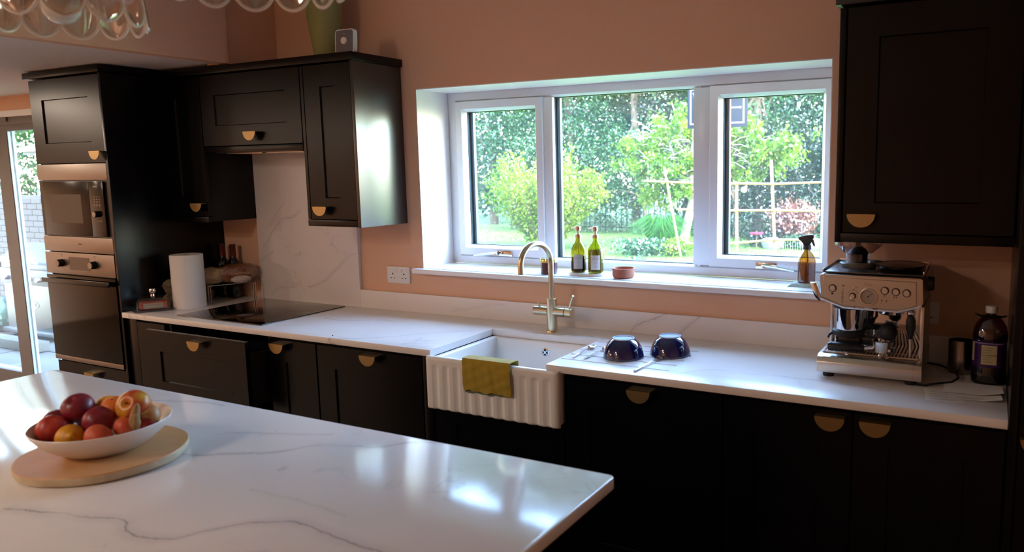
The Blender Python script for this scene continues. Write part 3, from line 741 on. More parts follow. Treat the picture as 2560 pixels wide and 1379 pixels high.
def pump_bottle(label, x, y, gl, liq, lev, seed):
    z0 = 1.1462
    t = thing('pump_bottle', label, 'bottle', (x, y, z0), group='olive glass pump bottles on the sill')
    prof = [(.0, .0), (.030, 0), (.0345, .004), (.0345, .10), (.033, .112), (.026, .127), (.016, .138), (.0125, .145), (.0125, .160)]
    part('glass_body', G().lathe(prof+[(.0115, .160), (.0115, .145), (.0145, .139)][:1]+[(0, .160)], x, y, z0, 40), gl, t)
    part('soap_fill', G().lathe([(0, .003), (.028, .003), (.0325, .006), (.0325, lev), (0, lev)], x, y, z0, 36), liq, t)
    nx_, ny_ = .52, -.854; a0 = math.atan2(ny_, nx_)-.12
    g = G(); n = 14; hw = .62
    A = [(x+.0349*math.cos(a0-hw+2*hw*i/n), y+.0349*math.sin(a0-hw+2*hw*i/n)) for i in range(n+1)]
    lo = [g.b.verts.new((p[0], p[1], z0+.018)) for p in A]; hi = [g.b.verts.new((p[0], p[1], z0+.082)) for p in A]
    for i in range(n): g.b.faces.new((lo[i], lo[i+1], hi[i+1], hi[i]))
    lb = part('label', g, pbr('label_paper', (.80, .79, .79), .6), t)
    tm = pbr('label_ink', (.30, .29, .30), .6)
    for s, sz, zz in (('HAND SOAP' if seed else 'DISH SOAP', .0062, .066), ('refresh', .003, .048), ('300 ml', .003, .030)):
        cu = TL(0, 0, 0)
        o = text('label_print', s, sz, tm, lb, Matrix.Identity(4), .0)
        me = o.data; me.transform(Matrix.Translation(Vector(ORG[lb])))
        for v in me.vertices:
            a = a0+v.co.x/.035; zz_ = z0+zz+v.co.y; v.co = Vector((x+.0352*math.cos(a), y+.0352*math.sin(a), zz_))-Vector(ORG[lb])
    g = G().cyl((x, y, z0+.157), (x, y, z0+.172), .0145, .0140, 28, .001); part('collar', g, steelp, t)
    g = G().cyl((x, y, z0+.172), (x, y, z0+.192), .0055, .0055, 16); g.cyl((x, y, z0+.186), (x, y, z0+.208), .0125, .0120, 24, .0015)
    g.tube([(x, y, z0+.199), (x-.022, y-.004, z0+.200), (x-.032, y-.006, z0+.197)], [.0042, .0034, .003], 10)
    part('pump_head', g, steelp, t)
    part('dip_tube', G().tube([(x, y, z0+.16), (x+.004, y, z0+.08), (x+.008, y, z0+.01)], .0025, 8), whitep, t)
steelp = pbr('champagne_steel_pump', (.80, .75, .66), .28, metal=1)
olive = clear('olive_glass', (.62, .50, .10), .10); olive2 = clear('green_olive_glass', (.66, .62, .10), .10)
pump_bottle('left olive pump bottle on the white tray, dark soap half way up', 2.004, .072, olive, pbr('dark_soap', (.03, .05, .04), .15), .070, 0)
pump_bottle('right olive pump bottle on the white tray, filled with yellow-green soap', 2.091, .072, olive2, pbr('yellow_green_soap', (.52, .48, .06), .2, trans=.6), .105, 1)
terr = pbr('terracotta', (.70, .42, .32), .6, vary=(14, .4, (.60, .33, .25)))
single('terracotta_dish', G().lathe([(0, .0), (.040, 0), (.047, .006), (.0495, .018), (.0480, .032), (.0505, .038), (.0505, .043), (.0465, .043), (.0445, .034), (.045, .018), (.041, .007), (0, .006)], 2.232, .062, 1.1338, 48), terr,
       'small round terracotta dish on the window sill', 'dish', (2.232, .062, 1.1338))
# spray bottle on folded cloth
def folded(u, v):
    x = 2.945+.125*u; y = .07+.12*v; e = min(u, 1-u, v, 1-v)
    return (x+.003*math.sin(v*8), y+.004*math.sin(u*7), 1.1342+.013*min(1, e*9)+.0015*hsh(u*2, v*2))
g = sheet(folded, 24, 22, -.0012)
g2 = G()
fc = pbr('sage_folded_cloth', (.62, .65, .60), .95, bump=(200, .3))
g2.b.free(); single('folded_cloth', g, fc, 'folded pale grey-green cloth under the amber spray bottle', 'cloth', (3.0, .13, 1.134))
x, y, z0 = 3.008, .128, 1.1478
t = thing('spray_bottle', 'amber glass spray bottle with black trigger at the right of the sill', 'bottle', (x, y, z0))
amber = clear('amber_glass', (.60, .32, .05), .12)
part('glass_body', G().lathe([(0, 0), (.031, 0), (.0345, .004), (.0345, .088), (.032, .100), (.022, .115), (.014, .124), (.0125, .130), (.0125, .138), (0, .138)], x, y, z0, 40), amber, t)
part('liquid', G().lathe([(0, .004), (.030, .004), (.0325, .008), (.0325, .072), (0, .072)], x, y, z0, 32), clear('amber_liquid', (.62, .40, .10), .03), t)
part('dip_tube', G().tube([(x, y, z0+.135), (x+.004, y, z0+.08), (x-.008, y, z0+.03), (x-.016, y, z0+.008)], .0022, 8), pbr('cream_tube', (.75, .62, .35), .4), t)
g = G(); g.cyl((x, y, z0+.132), (x, y, z0+.150), .0165, .0155, 24, .001)
g.prism([(x-.014, z0+.150), (x+.013, z0+.150), (x+.016, z0+.166), (x+.026, z0+.178), (x+.024, z0+.192), (x-.006, z0+.189), (x-.030, z0+.181), (x-.034, z0+.172), (x-.022, z0+.166), (x-.013, z0+.160)], 'y', y-.0105, y+.0105, .003)
part('spray_head', g, blackp, t)
part('trigger', G().prism([(x+.016, z0+.166), (x+.024, z0+.172), (x+.031, z0+.150), (x+.029, z0+.143), (x+.024, z0+.149)], 'y', y-.005, y+.005, .001), blackp, t)
# ---------------- wall sockets
def socket(label, x0, x1, z0, z1, gangs, plug=False):
    t = thing('double_socket' if gangs > 1 else 'wall_socket', label, 'socket', ((x0+x1)/2, 0, (z0+z1)/2))
    part('plate', G().box(x0, -.009, z0, x1, 0, z1, .002, 2), whitep, t)
    cz = (z0+z1)/2-.008; cxs = [(x0+x1)/2+(-.036 if k == 0 else .036) for k in range(2)] if gangs == 2 else [(x0+x1)/2]
    for c in cxs:
        g = G(); g.box(c-.0035, -.0096, cz+.009, c+.0035, -.0088, cz+.017).box(c-.014, -.0096, cz-.010, c-.0075, -.0088, cz-.0055).box(c+.0075, -.0096, cz-.010, c+.014, -.0088, cz-.0055)
        part('pin_holes', g, matblk, t, kind='stuff')
        sgn = 1 if c < (x0+x1)/2 or gangs == 1 else -1
        part('switch', G().box(c+sgn*.018-.006, -.0115, z1-.030, c+sgn*.018+.006, -.008, z1-.012, .001), whitep, t)
socket('white double power socket on the peach wall left of the sill', .941, 1.087, 1.049, 1.133, 2)
socket('white power socket behind the coffee machine, right of it', 3.360, 3.506, 1.043, 1.122, 2)
# ---------------- on top of the wall cabinets
vm = pbr('matt_sage_green_vase', (.56, .56, .33), .5, vary=(5, .3, (.50, .50, .28)))
single('vase', G().lathe([(0, 0), (.050, 0), (.054, .004), (.060, .04), (.075, .12), (.087, .21), (.086, .28), (.070, .36), (.048, .42), (.042, .46), (.048, .48), (.042, .48), (.036, .46), (0, .45)], .757, -.15, 2.1402, 48, sx=1.02, sy=.9), vm,
       'tall sage green vase standing on the wall cabinets', 'vase', (.757, -.15, 2.1402))
t = thing('thermostat', 'small square white-rimmed thermostat with round dial on the wall cabinets', 'thermostat', (1.004, -.27, 2.1402), rotz=0, local=True)
def rsq(w, r, n=6):
    P = []
    for cx_, cy_, a0 in ((w-r, w-r, 0), (-w+r, w-r, 90), (-w+r, -w+r, 180), (w-r, -w+r, 270)):
        for i in range(n+1): a = math.radians(a0+90*i/n); P.append((cx_+r*math.cos(a), cy_+r*math.sin(a)))
    return P
cz = .0555
g = G().prism([(a, b+cz) for a, b in rsq(.054, .014)], 'y', -.012, .012, .003); part('body', g, whitep, t)
g = G().prism([(a, b+cz) for a, b in rsq(.0495, .011)], 'y', -.0135, -.011, .0008); part('face', g, pbr('grey_mirror_face', (.46, .45, .47), .15), t)
g = G().cyl((0, -.013, cz+.002), (0, -.020, cz+.002), .0165, .0155, 32, .001); part('dial', g, whitep, t)
g = G(); g.box(-.0015, -.0138, cz+.030, .0015, -.0133, cz+.034); part('indicator', g, whitep, t)
t.rotation_euler = (math.radians(-4), 0, .05)
# ---------------- back left corner
t = thing('paper_towel_roll', 'white paper towel roll standing at the left of the hob', 'paper towel', (-.104, -.372, .91))
x, y = -.104, -.372
part('roll', G().lathe([(.020, 0), (.079, 0), (.0795, .003), (.0795, .277), (.078, .280), (.021, .280), (.020, .278)][:]+[(.020, .002)], x, y, .9105, 56, wob=lambda t, z: 1+.004*math.sin(3*t)), pbr('kitchen_paper', (.91, .885, .875), .9, bump=(130, .12)), t)
part('cardboard_core', G().lathe([(.0195, .001), (.0195, .279), (.0175, .279), (.0175, .001)], x, y, .9105, 24), pbr('grey_card', (.52, .45, .38), .8), t)
part('loose_sheet_edge', G().box(x+.0595, y-.0535, .912, x+.0605, y-.0505, 1.188, rot=Matrix.Rotation(-.8, 3, 'Z')), pbr('kitchen_paper', (.91, .885, .875), .9), t)
pulp = pbr('grey_egg_pulp', (.50, .44, .34), .95, bump=(120, .3), vary=(20, .3, (.42, .36, .27)))
def egg_box(label, x, y, z, rz, n=3):
    t = thing('egg_box', label, 'egg box', (x, y, z), rotz=rz, local=True, group='egg boxes stacked in the corner')
    g = G(); g.rings([[(sx*a, sy*b, zz) for sx, sy in ((-1, -1), (1, -1), (1, 1), (-1, 1))] for a, b, zz in ((.118, .042, 0), (.122, .046, .018), (.126, .050, .034), (.131, .054, .036), (.131, .054, .038), (.124, .048, .039))])
    bmesh.ops.bevel(g.b, geom=[e for e in g.b.edges if abs(e.verts[0].co.z-e.verts[1].co.z) > .001], offset=.012, segments=3, affect='EDGES')
    part('tray', g, pulp, t)
    g = G(); g.rings([[(sx*a, sy*b, zz) for sx, sy in ((-1, -1), (1, -1), (1, 1), (-1, 1))] for a, b, zz in ((.127, .050, .0395), (.122, .047, .055), (.108, .036, .069), (.10, .030, .070))])
    bmesh.ops.bevel(g.b, geom=[e for e in g.b.edges if abs(e.verts[0].co.z-e.verts[1].co.z) > .001], offset=.012, segments=3, affect='EDGES')
    part('lid', g, pulp, t)
egg_box('lower cardboard egg box on the worktop behind the paper roll', -.228, -.288, .9102, math.pi/2)
egg_box('upper cardboard egg box of the pair behind the paper roll', -.226, -.285, .9810, math.pi/2-.02)
t = thing('glass_butter_dish', 'lidded glass dish with a round knob holding a red packet, by the oven tower', 'dish', (-.185, -.520, .9102), rotz=math.radians(58), local=True)
g = G(); g.rings([[(sx*a, sy*b, zz) for sx, sy in ((-1, -1), (1, -1), (1, 1), (-1, 1))] for a, b, zz in ((.085, .044, 0), (.095, .054, .008), (.095, .054, .011), (.084, .043, .008))])
bmesh.ops.bevel(g.b, geom=[e for e in g.b.edges if abs(e.verts[0].co.z-e.verts[1].co.z) > .001], offset=.008, segments=2, affect='EDGES')
part('base', g, clear('thick_glass', (.78, .76, .76), .12), t)
g = G(); L = [[(sx*a, sy*b, zz) for sx, sy in ((-1, -1), (1, -1), (1, 1), (-1, 1))] for a, b, zz in ((.078, .038, .009), (.076, .037, .052), (.060, .026, .072), (.02, .012, .078))]
g.rings(L); bmesh.ops.bevel(g.b, geom=[e for e in g.b.edges if abs(e.verts[0].co.z-e.verts[1].co.z) > .001], offset=.008, segments=3, affect='EDGES')
ld = part('lid', g, cglass, t)
g = G(); g.cyl((0, 0, .076), (0, 0, .088), .012, .010, 20).lathe([(0, .088), (.010, .089), (.016, .096), (.0175, .106), (.014, .116), (.006, .121), (0, .121)], n=28)
part('knob', g, chrome, ld, label='shiny glass knob')
g = G(); g.box(-.062, -.028, .011, .062, .028, .050, .005, 3)
pk = part('packet', g, pbr('red_foil_packet', (.62, .18, .15), .35, vary=(25, .6, (.75, .50, .42))), t)
g = G(); g.b.faces.new([g.b.verts.new(p) for p in ((-.045, -.0286, .016), (.045, -.0286, .016), (.045, -.0286, .044), (-.045, -.0286, .044))]); part('packet_label', g, pbr('beige_label', (.66, .60, .52), .6), pk)
# wire rack and bread
t = thing('wire_rack', 'small wire shelf rack standing over the egg boxes near the hob', 'rack', (-.06, -.16, .91))
wire = pbr('bright_wire', (.80, .78, .76), .2, metal=1)
A, B = Vector((-.055, -.295, 0)), Vector((.050, -.085, 0)); per = Vector((-.866, .5, 0))*.125; Cc, Dd = B+per, A+per; H = 1.012
def wp(p, z): return (p.x, p.y, z)
g = G()
for P, Q in ((A, B), (B, Cc), (Cc, Dd), (Dd, A)): g.tube([wp(P, H), wp(Q, H)], .0022, 8)
for k in range(1, 9):
    f = k/9; g.tube([wp(A.lerp(B, f), H), wp(Dd.lerp(Cc, f), H)], .0013, 6)
part('shelf', g, wire, t)
for P, Q in ((A, B), (B, A), (Cc, Dd), (Dd, Cc)):
    d = (Q-P).normalized()*.010
    part('leg', G().tube([wp(P, H), wp(P, .9125), wp(P+d, .9125), wp(P+d, H)], .0018, 8), wire, t)
t = thing('bread_bag', 'brown crusty loaf in a crumpled clear and paper bag on the wire rack', 'bread', (-.055, -.165, 1.0145), rotz=math.radians(63), local=True)
def lump(v): return 1+.05*math.sin(v.x*7+v.z*3)+.04*math.sin(v.y*9+v.x*4)
g = G().ell((.03, 0, .050), .115, .050, .048, 40, 20, f=lump)
bread = pbr('brown_crust', (.50, .29, .16), .7, vary=(14, .9, (.68, .46, .26)), bump=(40, .5))
part('loaf', g, bread, t)
def crump(v): return 1+.05*math.sin(v.x*11+v.z*7)*math.sin(v.y*9+v.x*5)+.03*math.sin(v.z*15+v.x*9)
rb = random.Random(4)
g = G().ell((-.085, 0, .046), .085, .052, .045, 48, 24, f=crump)
part('paper_wrap', g, pbr('waxed_cream_paper', (.70, .60, .46), .55, vary=(18, .5, (.55, .44, .32))), t, smooth=60)
g = G().ell((.035, -.002, .052), .135, .060, .0525, 60, 26, f=lambda v: 1+.035*math.sin(v.x*31+v.z*19)*math.sin(v.y*27+v.x*9)+.02*math.sin(v.z*47+v.y*31))
part('clear_bag', g, clear('crinkled_film', (.95, .93, .90), .16, .12), t, smooth=15)
g = G().ell((.05, -.058, .020), .05, .022, .019, 40, 18, f=lambda v: 1+.16*math.sin(v.x*19+v.z*17)*math.sin(v.y*21+v.x*11))
part('bag_tail', g, pbr('crumpled_white_film', (.80, .74, .72), .35), t, smooth=10)
# wine bottles
def wine(label, x, y):
    t = thing('wine_bottle', label, 'bottle', (x, y, .9102), local=True, group='wine bottles in the corner')
    part('glass_body', G().lathe([(0, 0), (.034, 0), (.037, .004), (.037, .175), (.033, .196), (.020, .217), (.0145, .232), (.0138, .30), (0, .30)], n=36), pbr('black_green_glass', (.02, .025, .02), .06, coat=.5), t)
    part('capsule', G().lathe([(.0150, .232), (.0146, .292), (.0152, .293), (.0152, .300), (.014, .3015), (0, .3015)], n=28), pbr('copper_red_foil', (.42, .19, .15), .35, metal=.5), t)
    g = G(); n = 20
    A = [(.0373*math.cos(-2.4+2.2*i/n), .0373*math.sin(-2.4+2.2*i/n)) for i in range(n+1)]
    lo = [g.b.verts.new((a, b, .06)) for a, b in A]; hi = [g.b.verts.new((a, b, .15)) for a, b in A]
    for i in range(n): g.b.faces.new((lo[i], lo[i+1], hi[i+1], hi[i]))
    part('label', g, pbr('dark_wine_label', (.06, .06, .08), .5), t)
wine('dark wine bottle with copper foil, left one by the oven tower side', -.236, -.060)
wine('dark wine bottle with copper foil, right one against the peach wall', -.152, -.055)
single('crumb', G().ell((1.152, -.590, .9125), .0035, .0025, .002, 10, 6), pbr('dark_crumb', (.20, .06, .05), .6), 'tiny dark crumb near the worktop front edge left of the sink', 'crumb', (1.152, -.59, .9102))
# ---------------- right end of the worktop
x, y = 3.585, -.140
t = thing('milk_jug', 'small stainless steel milk jug behind the papers', 'jug', (x, y, .9102))
def spoutw(t_, z): return 1+(.16*max(0, math.cos(t_-math.radians(200)))**6 if z > .09 else 0)
part('jug_body', G().lathe([(0, 0), (.040, 0), (.0415, .003), (.0405, .05), (.036, .095), (.036, .112), (.0345, .112), (.0345, .095), (.039, .05), (.039, .005), (0, .004)], x, y, .9104, 40, wob=spoutw), pbr('dull_steel', (.55, .52, .48), .2, metal=1), t)
part('handle', G().tube([(x+.036, y, 1.012), (x+.058, y-.004, 1.010), (x+.064, y-.004, .985), (x+.056, y-.003, .945), (x+.040, y, .935)], [.005, .005, .005, .0045, .004], 10, .6), pbr('dull_steel', (.55, .52, .48), .2, metal=1), t)
x, y = 3.668, -.235
t = thing('squash_bottle', 'big purple squash bottle with white cap at the worktop end', 'bottle', (x, y, .9102), local=True)
def sq(r, z, k=.78): return [(r*math.copysign(abs(math.cos(a))**k, math.cos(a)), r*.95*math.copysign(abs(math.sin(a))**k, math.sin(a)), z) for a in (2*math.pi*i/40 for i in range(40))]
dpur = pbr('dark_purple_squash', (.035, .012, .04), .12, coat=.6)
part('lower_body', G().rings([sq(.046, 0), sq(.051, .006), sq(.051, .045), sq(.048, .060), sq(.048, .135), sq(.050, .142)]), dpur, t)
part('upper_body', G().rings([sq(.050, .142), sq(.0505, .160), sq(.046, .185), sq(.034, .205), sq(.020, .217, 1), sq(.014, .222, 1), sq(.014, .232, 1)]), clear('purple_tinted_plastic', (.42, .20, .30), .12), t)
part('upper_liquid', G().rings([sq(.047, .143), sq(.048, .158), sq(.046, .166)]), dpur, t)
g = G()
g.rings([sq(.0487, .058), sq(.0487, .140), sq(.0508, .146)], cap=False)
part('label', g, pbr('purple_label', (.20, .05, .30), .35), t)
g = G(); Rr = .0494
def patch(a0, a1, z0, z1, r=Rr, n=10):
    g = G(); f = lambda a: (r*math.copysign(abs(math.cos(a))**.78, math.cos(a)), r*.95*math.copysign(abs(math.sin(a))**.78, math.sin(a)))
    P = [f(a0+(a1-a0)*i/n) for i in range(n+1)]; lo = [g.b.verts.new((*p, z0)) for p in P]; hi = [g.b.verts.new((*p, z1)) for p in P]
    for i in range(n): g.b.faces.new((lo[i], lo[i+1], hi[i+1], hi[i]))
    return g
lbp = part('nutrition_label', patch(-1.95, -1.22, .068, .130), pbr('cream_label', (.72, .66, .52), .6), t)
g = G()
for k in range(7):
    z = .122-k*.0075
    if k == 3: continue
    q = patch(-1.90, -1.45-.05*(k % 3), z-.0007, z+.0007, Rr+.0004, 8); me = q.mesh('x', 0); g.b.from_mesh(me)
part('fine_print', g, pbr('brown_print', (.42, .36, .30), .6), lbp, kind='stuff')
part('label_band', patch(-1.93, -1.24, .0975, .0995, Rr+.0004), pbr('grey_blue_band', (.25, .28, .38), .6), lbp)
part('side_label', patch(-2.9, -2.55, .075, .134), pbr('cream_label', (.72, .66, .52), .6), t)
part('label_stripe', patch(-2.9, -.3, .134, .138, Rr+.0002, 20), pbr('lilac_stripe', (.50, .38, .62), .5), t)
part('cap', G().lathe([(.0165, .228), (.0175, .230), (.0175, .248), (.0165, .250), (0, .250)], n=30), whitep, t)
hd = pbr('dark_carry_handle', (.05, .03, .05), .4)
part('carry_handle', G().tube([(-.046, 0, .222), (-.03, -.004, .216), (0, -.006, .2185), (.03, -.004, .216), (.044, 0, .220)], [.004, .006, .007, .006, .004], 10, .35), hd, t)
# papers
def sheetp(x0, y0, x1, y1, z, rot, curl=0):
    cx_, cy_ = (x0+x1)/2, (y0+y1)/2; c, s = math.cos(rot), math.sin(rot)
    def fn(u, v):
        x, y = (u-.5)*(x1-x0), (v-.5)*(y1-y0); return (cx_+x*c-y*s, cy_+x*s+y*c, z+curl*(max(0, u-.5)*2)**2*(1-v)+.0006*hsh(u, v))
    return sheet(fn, 16, 12, .0004)
prn = pbr('grey_print', (.45, .43, .45), .7)
def paperthing(label, x0, y0, x1, y1, z, rot, curl=0, lines=0, name='paper_sheet'):
    cx_, cy_ = (x0+x1)/2, (y0+y1)/2
    t = thing(name, label, 'paper', (cx_, cy_, z))
    part('sheet', sheetp(x0, y0, x1, y1, z, rot, curl), paper, t)
    if lines:
        g = G(); c, s = math.cos(rot), math.sin(rot); rl = random.Random(lines)
        for k in range(lines):
            yy = (y1-y0)*(.38-.76*k/max(1, lines-1)); w = (x1-x0)*(.25+.15*rl.random())
            q = [(-w, yy-.0012), (w*.8, yy-.0012), (w*.8, yy+.0012), (-w, yy+.0012)]
            g.b.faces.new([g.b.verts.new((cx_+a*c-b*s, cy_+a*s+b*c, z+.0016)) for a, b in q])
        part('printed_lines', g, prn, t, kind='stuff')
    return t
paperthing('flat printed sheet on the worktop beside the coffee machine feet', 3.500, -.215, 3.575, -.10, .9104, .1, 0, 6)
paperthing('printed slip under the folded letters, nearest the coffee machine', 3.495, -.515, 3.60, -.375, .9104, .12, 0, 5)
paperthing('lower folded white letter at the worktop end', 3.560, -.475, 3.705, -.330, .9125, .05, .010, 3, 'folded_letter')
paperthing('upper folded white letter lying on top of the other papers', 3.545, -.425, 3.71, -.295, .9165, .02, .014, 0, 'folded_letter')
# ================================================================ island fruit bowl
bx, by = 1.711, -1.874
wd = pbr('pale_mango_wood', (.80, .60, .40), .5, vary=(9, .5, (.72, .51, .33)), bump=(60, .15))
t = thing('round_board', 'round pale wooden board with whitewashed edge on the island', 'board', (bx, by, .9102), local=True)
wobr = lambda a, z: 1+.010*math.sin(3*a+1)+.006*math.sin(7*a)
part('board_body', G().lathe([(0, 0), (.172, 0), (.182, .004), (.1865, .013), (.1865, .0225), (0, .0225)], n=96, wob=wobr), pbr('whitewashed_wood', (.84, .77, .66), .7, vary=(16, .6, (.66, .58, .45))), t)
part('board_top', G().lathe([(0, .0222), (.1862, .0222), (.1845, .0252), (0, .0252)], n=96, wob=wobr), wd, t)
bz = .9356
t = thing('fruit_bowl', 'wide white shallow bowl full of fruit on the round board', 'bowl', (1.700, -1.868, bz), local=True)
part('bowl_body', G().lathe([(0, 0), (.070, 0), (.085, .003), (.112, .020), (.135, .040), (.150, .060), (.1545, .070), (.1535, .0715), (.151, .070), (.146, .060), (.130, .041), (.108, .023), (.08, .007), (0, .005)], n=80), pbr('white_matt_ceramic', (.88, .85, .83), .35), t)
def fruitm(name, c1, c2, sc=6, rough=.4, c3=None, streak=False, bump=None):
    t_ = NT(name); p = t_.n('ShaderNodeBsdfPrincipled'); t_.l(p.outputs[0], t_.out.inputs[0])
    tc = t_.n('ShaderNodeTexCoord').outputs['Object']; mp = t_.n('ShaderNodeMapping'); t_.l(tc, mp.inputs[0])
    if streak: mp.inputs['Scale'].default_value = (1, 1, .25)
    n = t_.noise(sc*8, 4, .6, mp.outputs[0]); n2 = t_.noise(sc*3, 2, .5, tc)
    f = t_.ramp(t_.math('ADD', t_.math('MULTIPLY', n.outputs[0], .35), t_.math('MULTIPLY', n2.outputs[0], .65)), [(.40, (0, 0, 0)), (.58, (1, 1, 1))])
    t_.l(t_.mix(f, lin(c1), lin(c2)), p.inputs['Base Color']); p.inputs['Roughness'].default_value = rough
    p.inputs['Subsurface Weight'].default_value = .08; p.inputs['Subsurface Radius'].default_value = (.006, .003, .002); p.inputs['Subsurface Scale'].default_value = 1
    if bump:
        b = t_.n('ShaderNodeBump'); b.inputs['Strength'].default_value = bump; b.inputs['Distance'].default_value = .001; nn = t_.noise(420, 2, .5, tc); t_.l(nn.outputs[0], b.inputs['Height']); t_.l(b.outputs[0], p.inputs['Normal'])
    return t_.m
plumm = fruitm('plum_skin', (.40, .04, .13), (.50, .08, .17), 5, .38)
necm = fruitm('nectarine_skin', (.52, .07, .10), (.70, .20, .12), 5, .4)
appm = fruitm('apple_skin', (.80, .58, .16), (.72, .25, .12), 6, .35, streak=True)
appd = fruitm('apple_red_skin', (.70, .25, .16), (.78, .48, .22), 6, .35, streak=True)
lemm = fruitm('lemon_skin', (.84, .58, .06), (.80, .52, .05), 4, .42, bump=.5)
satm = fruitm('satsuma_skin', (.86, .45, .08), (.82, .38, .06), 4, .45, bump=.5)
aprm = fruitm('apricot_skin', (.82, .42, .24), (.76, .30, .18), 6, .5)
stem = pbr('brown_stem', (.25, .18, .10), .8)
ging = pbr('ginger_skin', (.62, .49, .33), .8, vary=(30, .6, (.50, .36, .22)), bump=(60, .4))
potm = pbr('onion_tan_skin', (.72, .53, .34), .45, vary=(9, .5, (.66, .42, .26)))
def fruit(name, label, cat, c, r, mat, kind, rot=(0, 0, 0), group=None):
    t = thing(name, label, cat, c, group=group, local=True); t.rotation_euler = rot
    if kind in ('apple', 'plum'):
        k = .92 if kind == 'apple' else .97; dp = .30 if kind == 'apple' else .16
        prof = []
        for i in range(25):
            a = -math.pi/2+math.pi*i/24
            R_ = r*math.cos(a)*(1+.05*math.sin(a)); z = r*k*math.sin(a)
            q = math.cos(a)
            if q < .45: z -= math.copysign(r*dp*(1-q/.45)**1.5, math.sin(a))*(1 if a > 0 else .5)
            prof.append((R_, z))
        sut = (lambda a, z: 1-.05*math.exp(-((a-4.7)/.25)**2)) if kind == 'plum' else (lambda a, z: 1+.02*math.cos(5*a)*(z < 0))
        part('fruit_flesh', G().lathe(prof, n=40, wob=sut), mat, t)
        part('stem' if kind == 'apple' else 'stem_scar', G().tube([(0, 0, r*.55), (.001, .001, r*(.95 if kind == 'apple' else .80))], [.0013, .0018], 6), stem, t)
    elif kind == 'lemon':
        prof = [(0, -r*1.22), (r*.10, -r*1.2), (r*.2, -r*1.08)]+[(r*math.cos(a)*.98, r*1.05*math.sin(a)) for a in (math.radians(q) for q in range(-68, 69, 8))]+[(r*.2, r*1.12), (r*.13, r*1.26), (0, r*1.28)]
        part('fruit_flesh', G().lathe(prof, n=32), mat, t)
    else:
        part('fruit_flesh', G().ell((0, 0, 0), r, r, r*.88, 36, 20, f=lambda v: 1+.012*math.sin(5*v.x+9*v.y)), mat, t)
        part('stem_scar', G().cyl((0, 0, r*.86), (0, 0, r*.90), .003, .002, 8), stem, t)
    return t
Z = bz
fruit('nectarine', 'dark red plum-like fruit on top at the back left of the bowl', 'fruit', (1.640, -1.888, Z+.100), .0375, plumm, 'plum', (.5, .3, 0))
fruit('nectarine', 'dark red fruit at the far left rim of the bowl, half hidden', 'fruit', (1.592, -1.915, Z+.062), .0345, plumm, 'plum', (.2, .9, 0))
fruit('nectarine', 'large crimson fruit with an orange blush at the front left of the bowl', 'fruit', (1.635, -1.948, Z+.062), .037, necm, 'plum', (-.9, .3, .6))
fruit('nectarine', 'dark red fruit in the middle of the bowl above the lemon', 'fruit', (1.722, -1.888, Z+.078), .0365, plumm, 'plum', (-1.6, .5, .3))
fruit('lemon', 'yellow lemon at the front of the fruit bowl', 'fruit', (1.702, -1.945, Z+.052), .0325, lemm, 'lemon', (1.2, .2, 1.1))
fruit('apple', 'yellow and red apple on top at the right, hollow end facing out', 'fruit', (1.768, -1.826, Z+.105), .040, appm, 'apple', (1.05, -.15, .55))
fruit('satsuma', 'orange satsuma behind the middle dark fruit', 'fruit', (1.688, -1.828, Z+.088), .034, satm, 'round', (.3, .3, 0))
fruit('apple', 'orange-red apple peeping out behind the yellow apple', 'fruit', (1.712, -1.790, Z+.094), .034, aprm, 'apple', (.3, 0, 0))
fruit('lemon', 'yellow lemon at the back between the dark fruits', 'fruit', (1.655, -1.826, Z+.088), .029, lemm, 'lemon', (0, 1.3, .5))
fruit('satsuma', 'orange fruit low down behind the left dark fruits', 'fruit', (1.616, -1.850, Z+.058), .030, satm, 'round')
fruit('apricot', 'orange-red apricot low at the front right of the bowl', 'fruit', (1.772, -1.920, Z+.055), .031, aprm, 'plum', (-.8, .5, .3))
fruit('apricot', 'small dusky orange apricot right of centre above the rim', 'fruit', (1.790, -1.865, Z+.066), .026, aprm, 'plum', (-.5, .3, 0))
fruit('apricot', 'pinkish apricot under the yellow apple near the garlic', 'fruit', (1.805, -1.822, Z+.068), .022, necm, 'plum', (.5, .3, 0))
fruit('satsuma', 'orange satsuma deep in the centre of the bowl', 'fruit', (1.700, -1.880, Z+.040), .030, satm, 'round')
fruit('onion', 'tan skinned onion at the right end of the bowl', 'vegetable', (1.798, -1.812, Z+.078), .030, potm, 'round', (1.0, .4, 0))
t = thing('ginger_root', 'knobbly pale ginger piece standing upright at the bowl right side', 'vegetable', (1.812, -1.852, Z+.052), local=True)
g = G().tube([(-.006, -.004, 0), (-.004, -.002, .022), (0, 0, .042), (.006, .002, .062), (.008, .003, .072)], [.014, .017, .014, .010, .005], 14, .8)
g.tube([(0, 0, .01), (.014, -.006, .028), (.017, -.008, .050)], [.010, .012, .006], 10, .8)
part('root', g, ging, t)
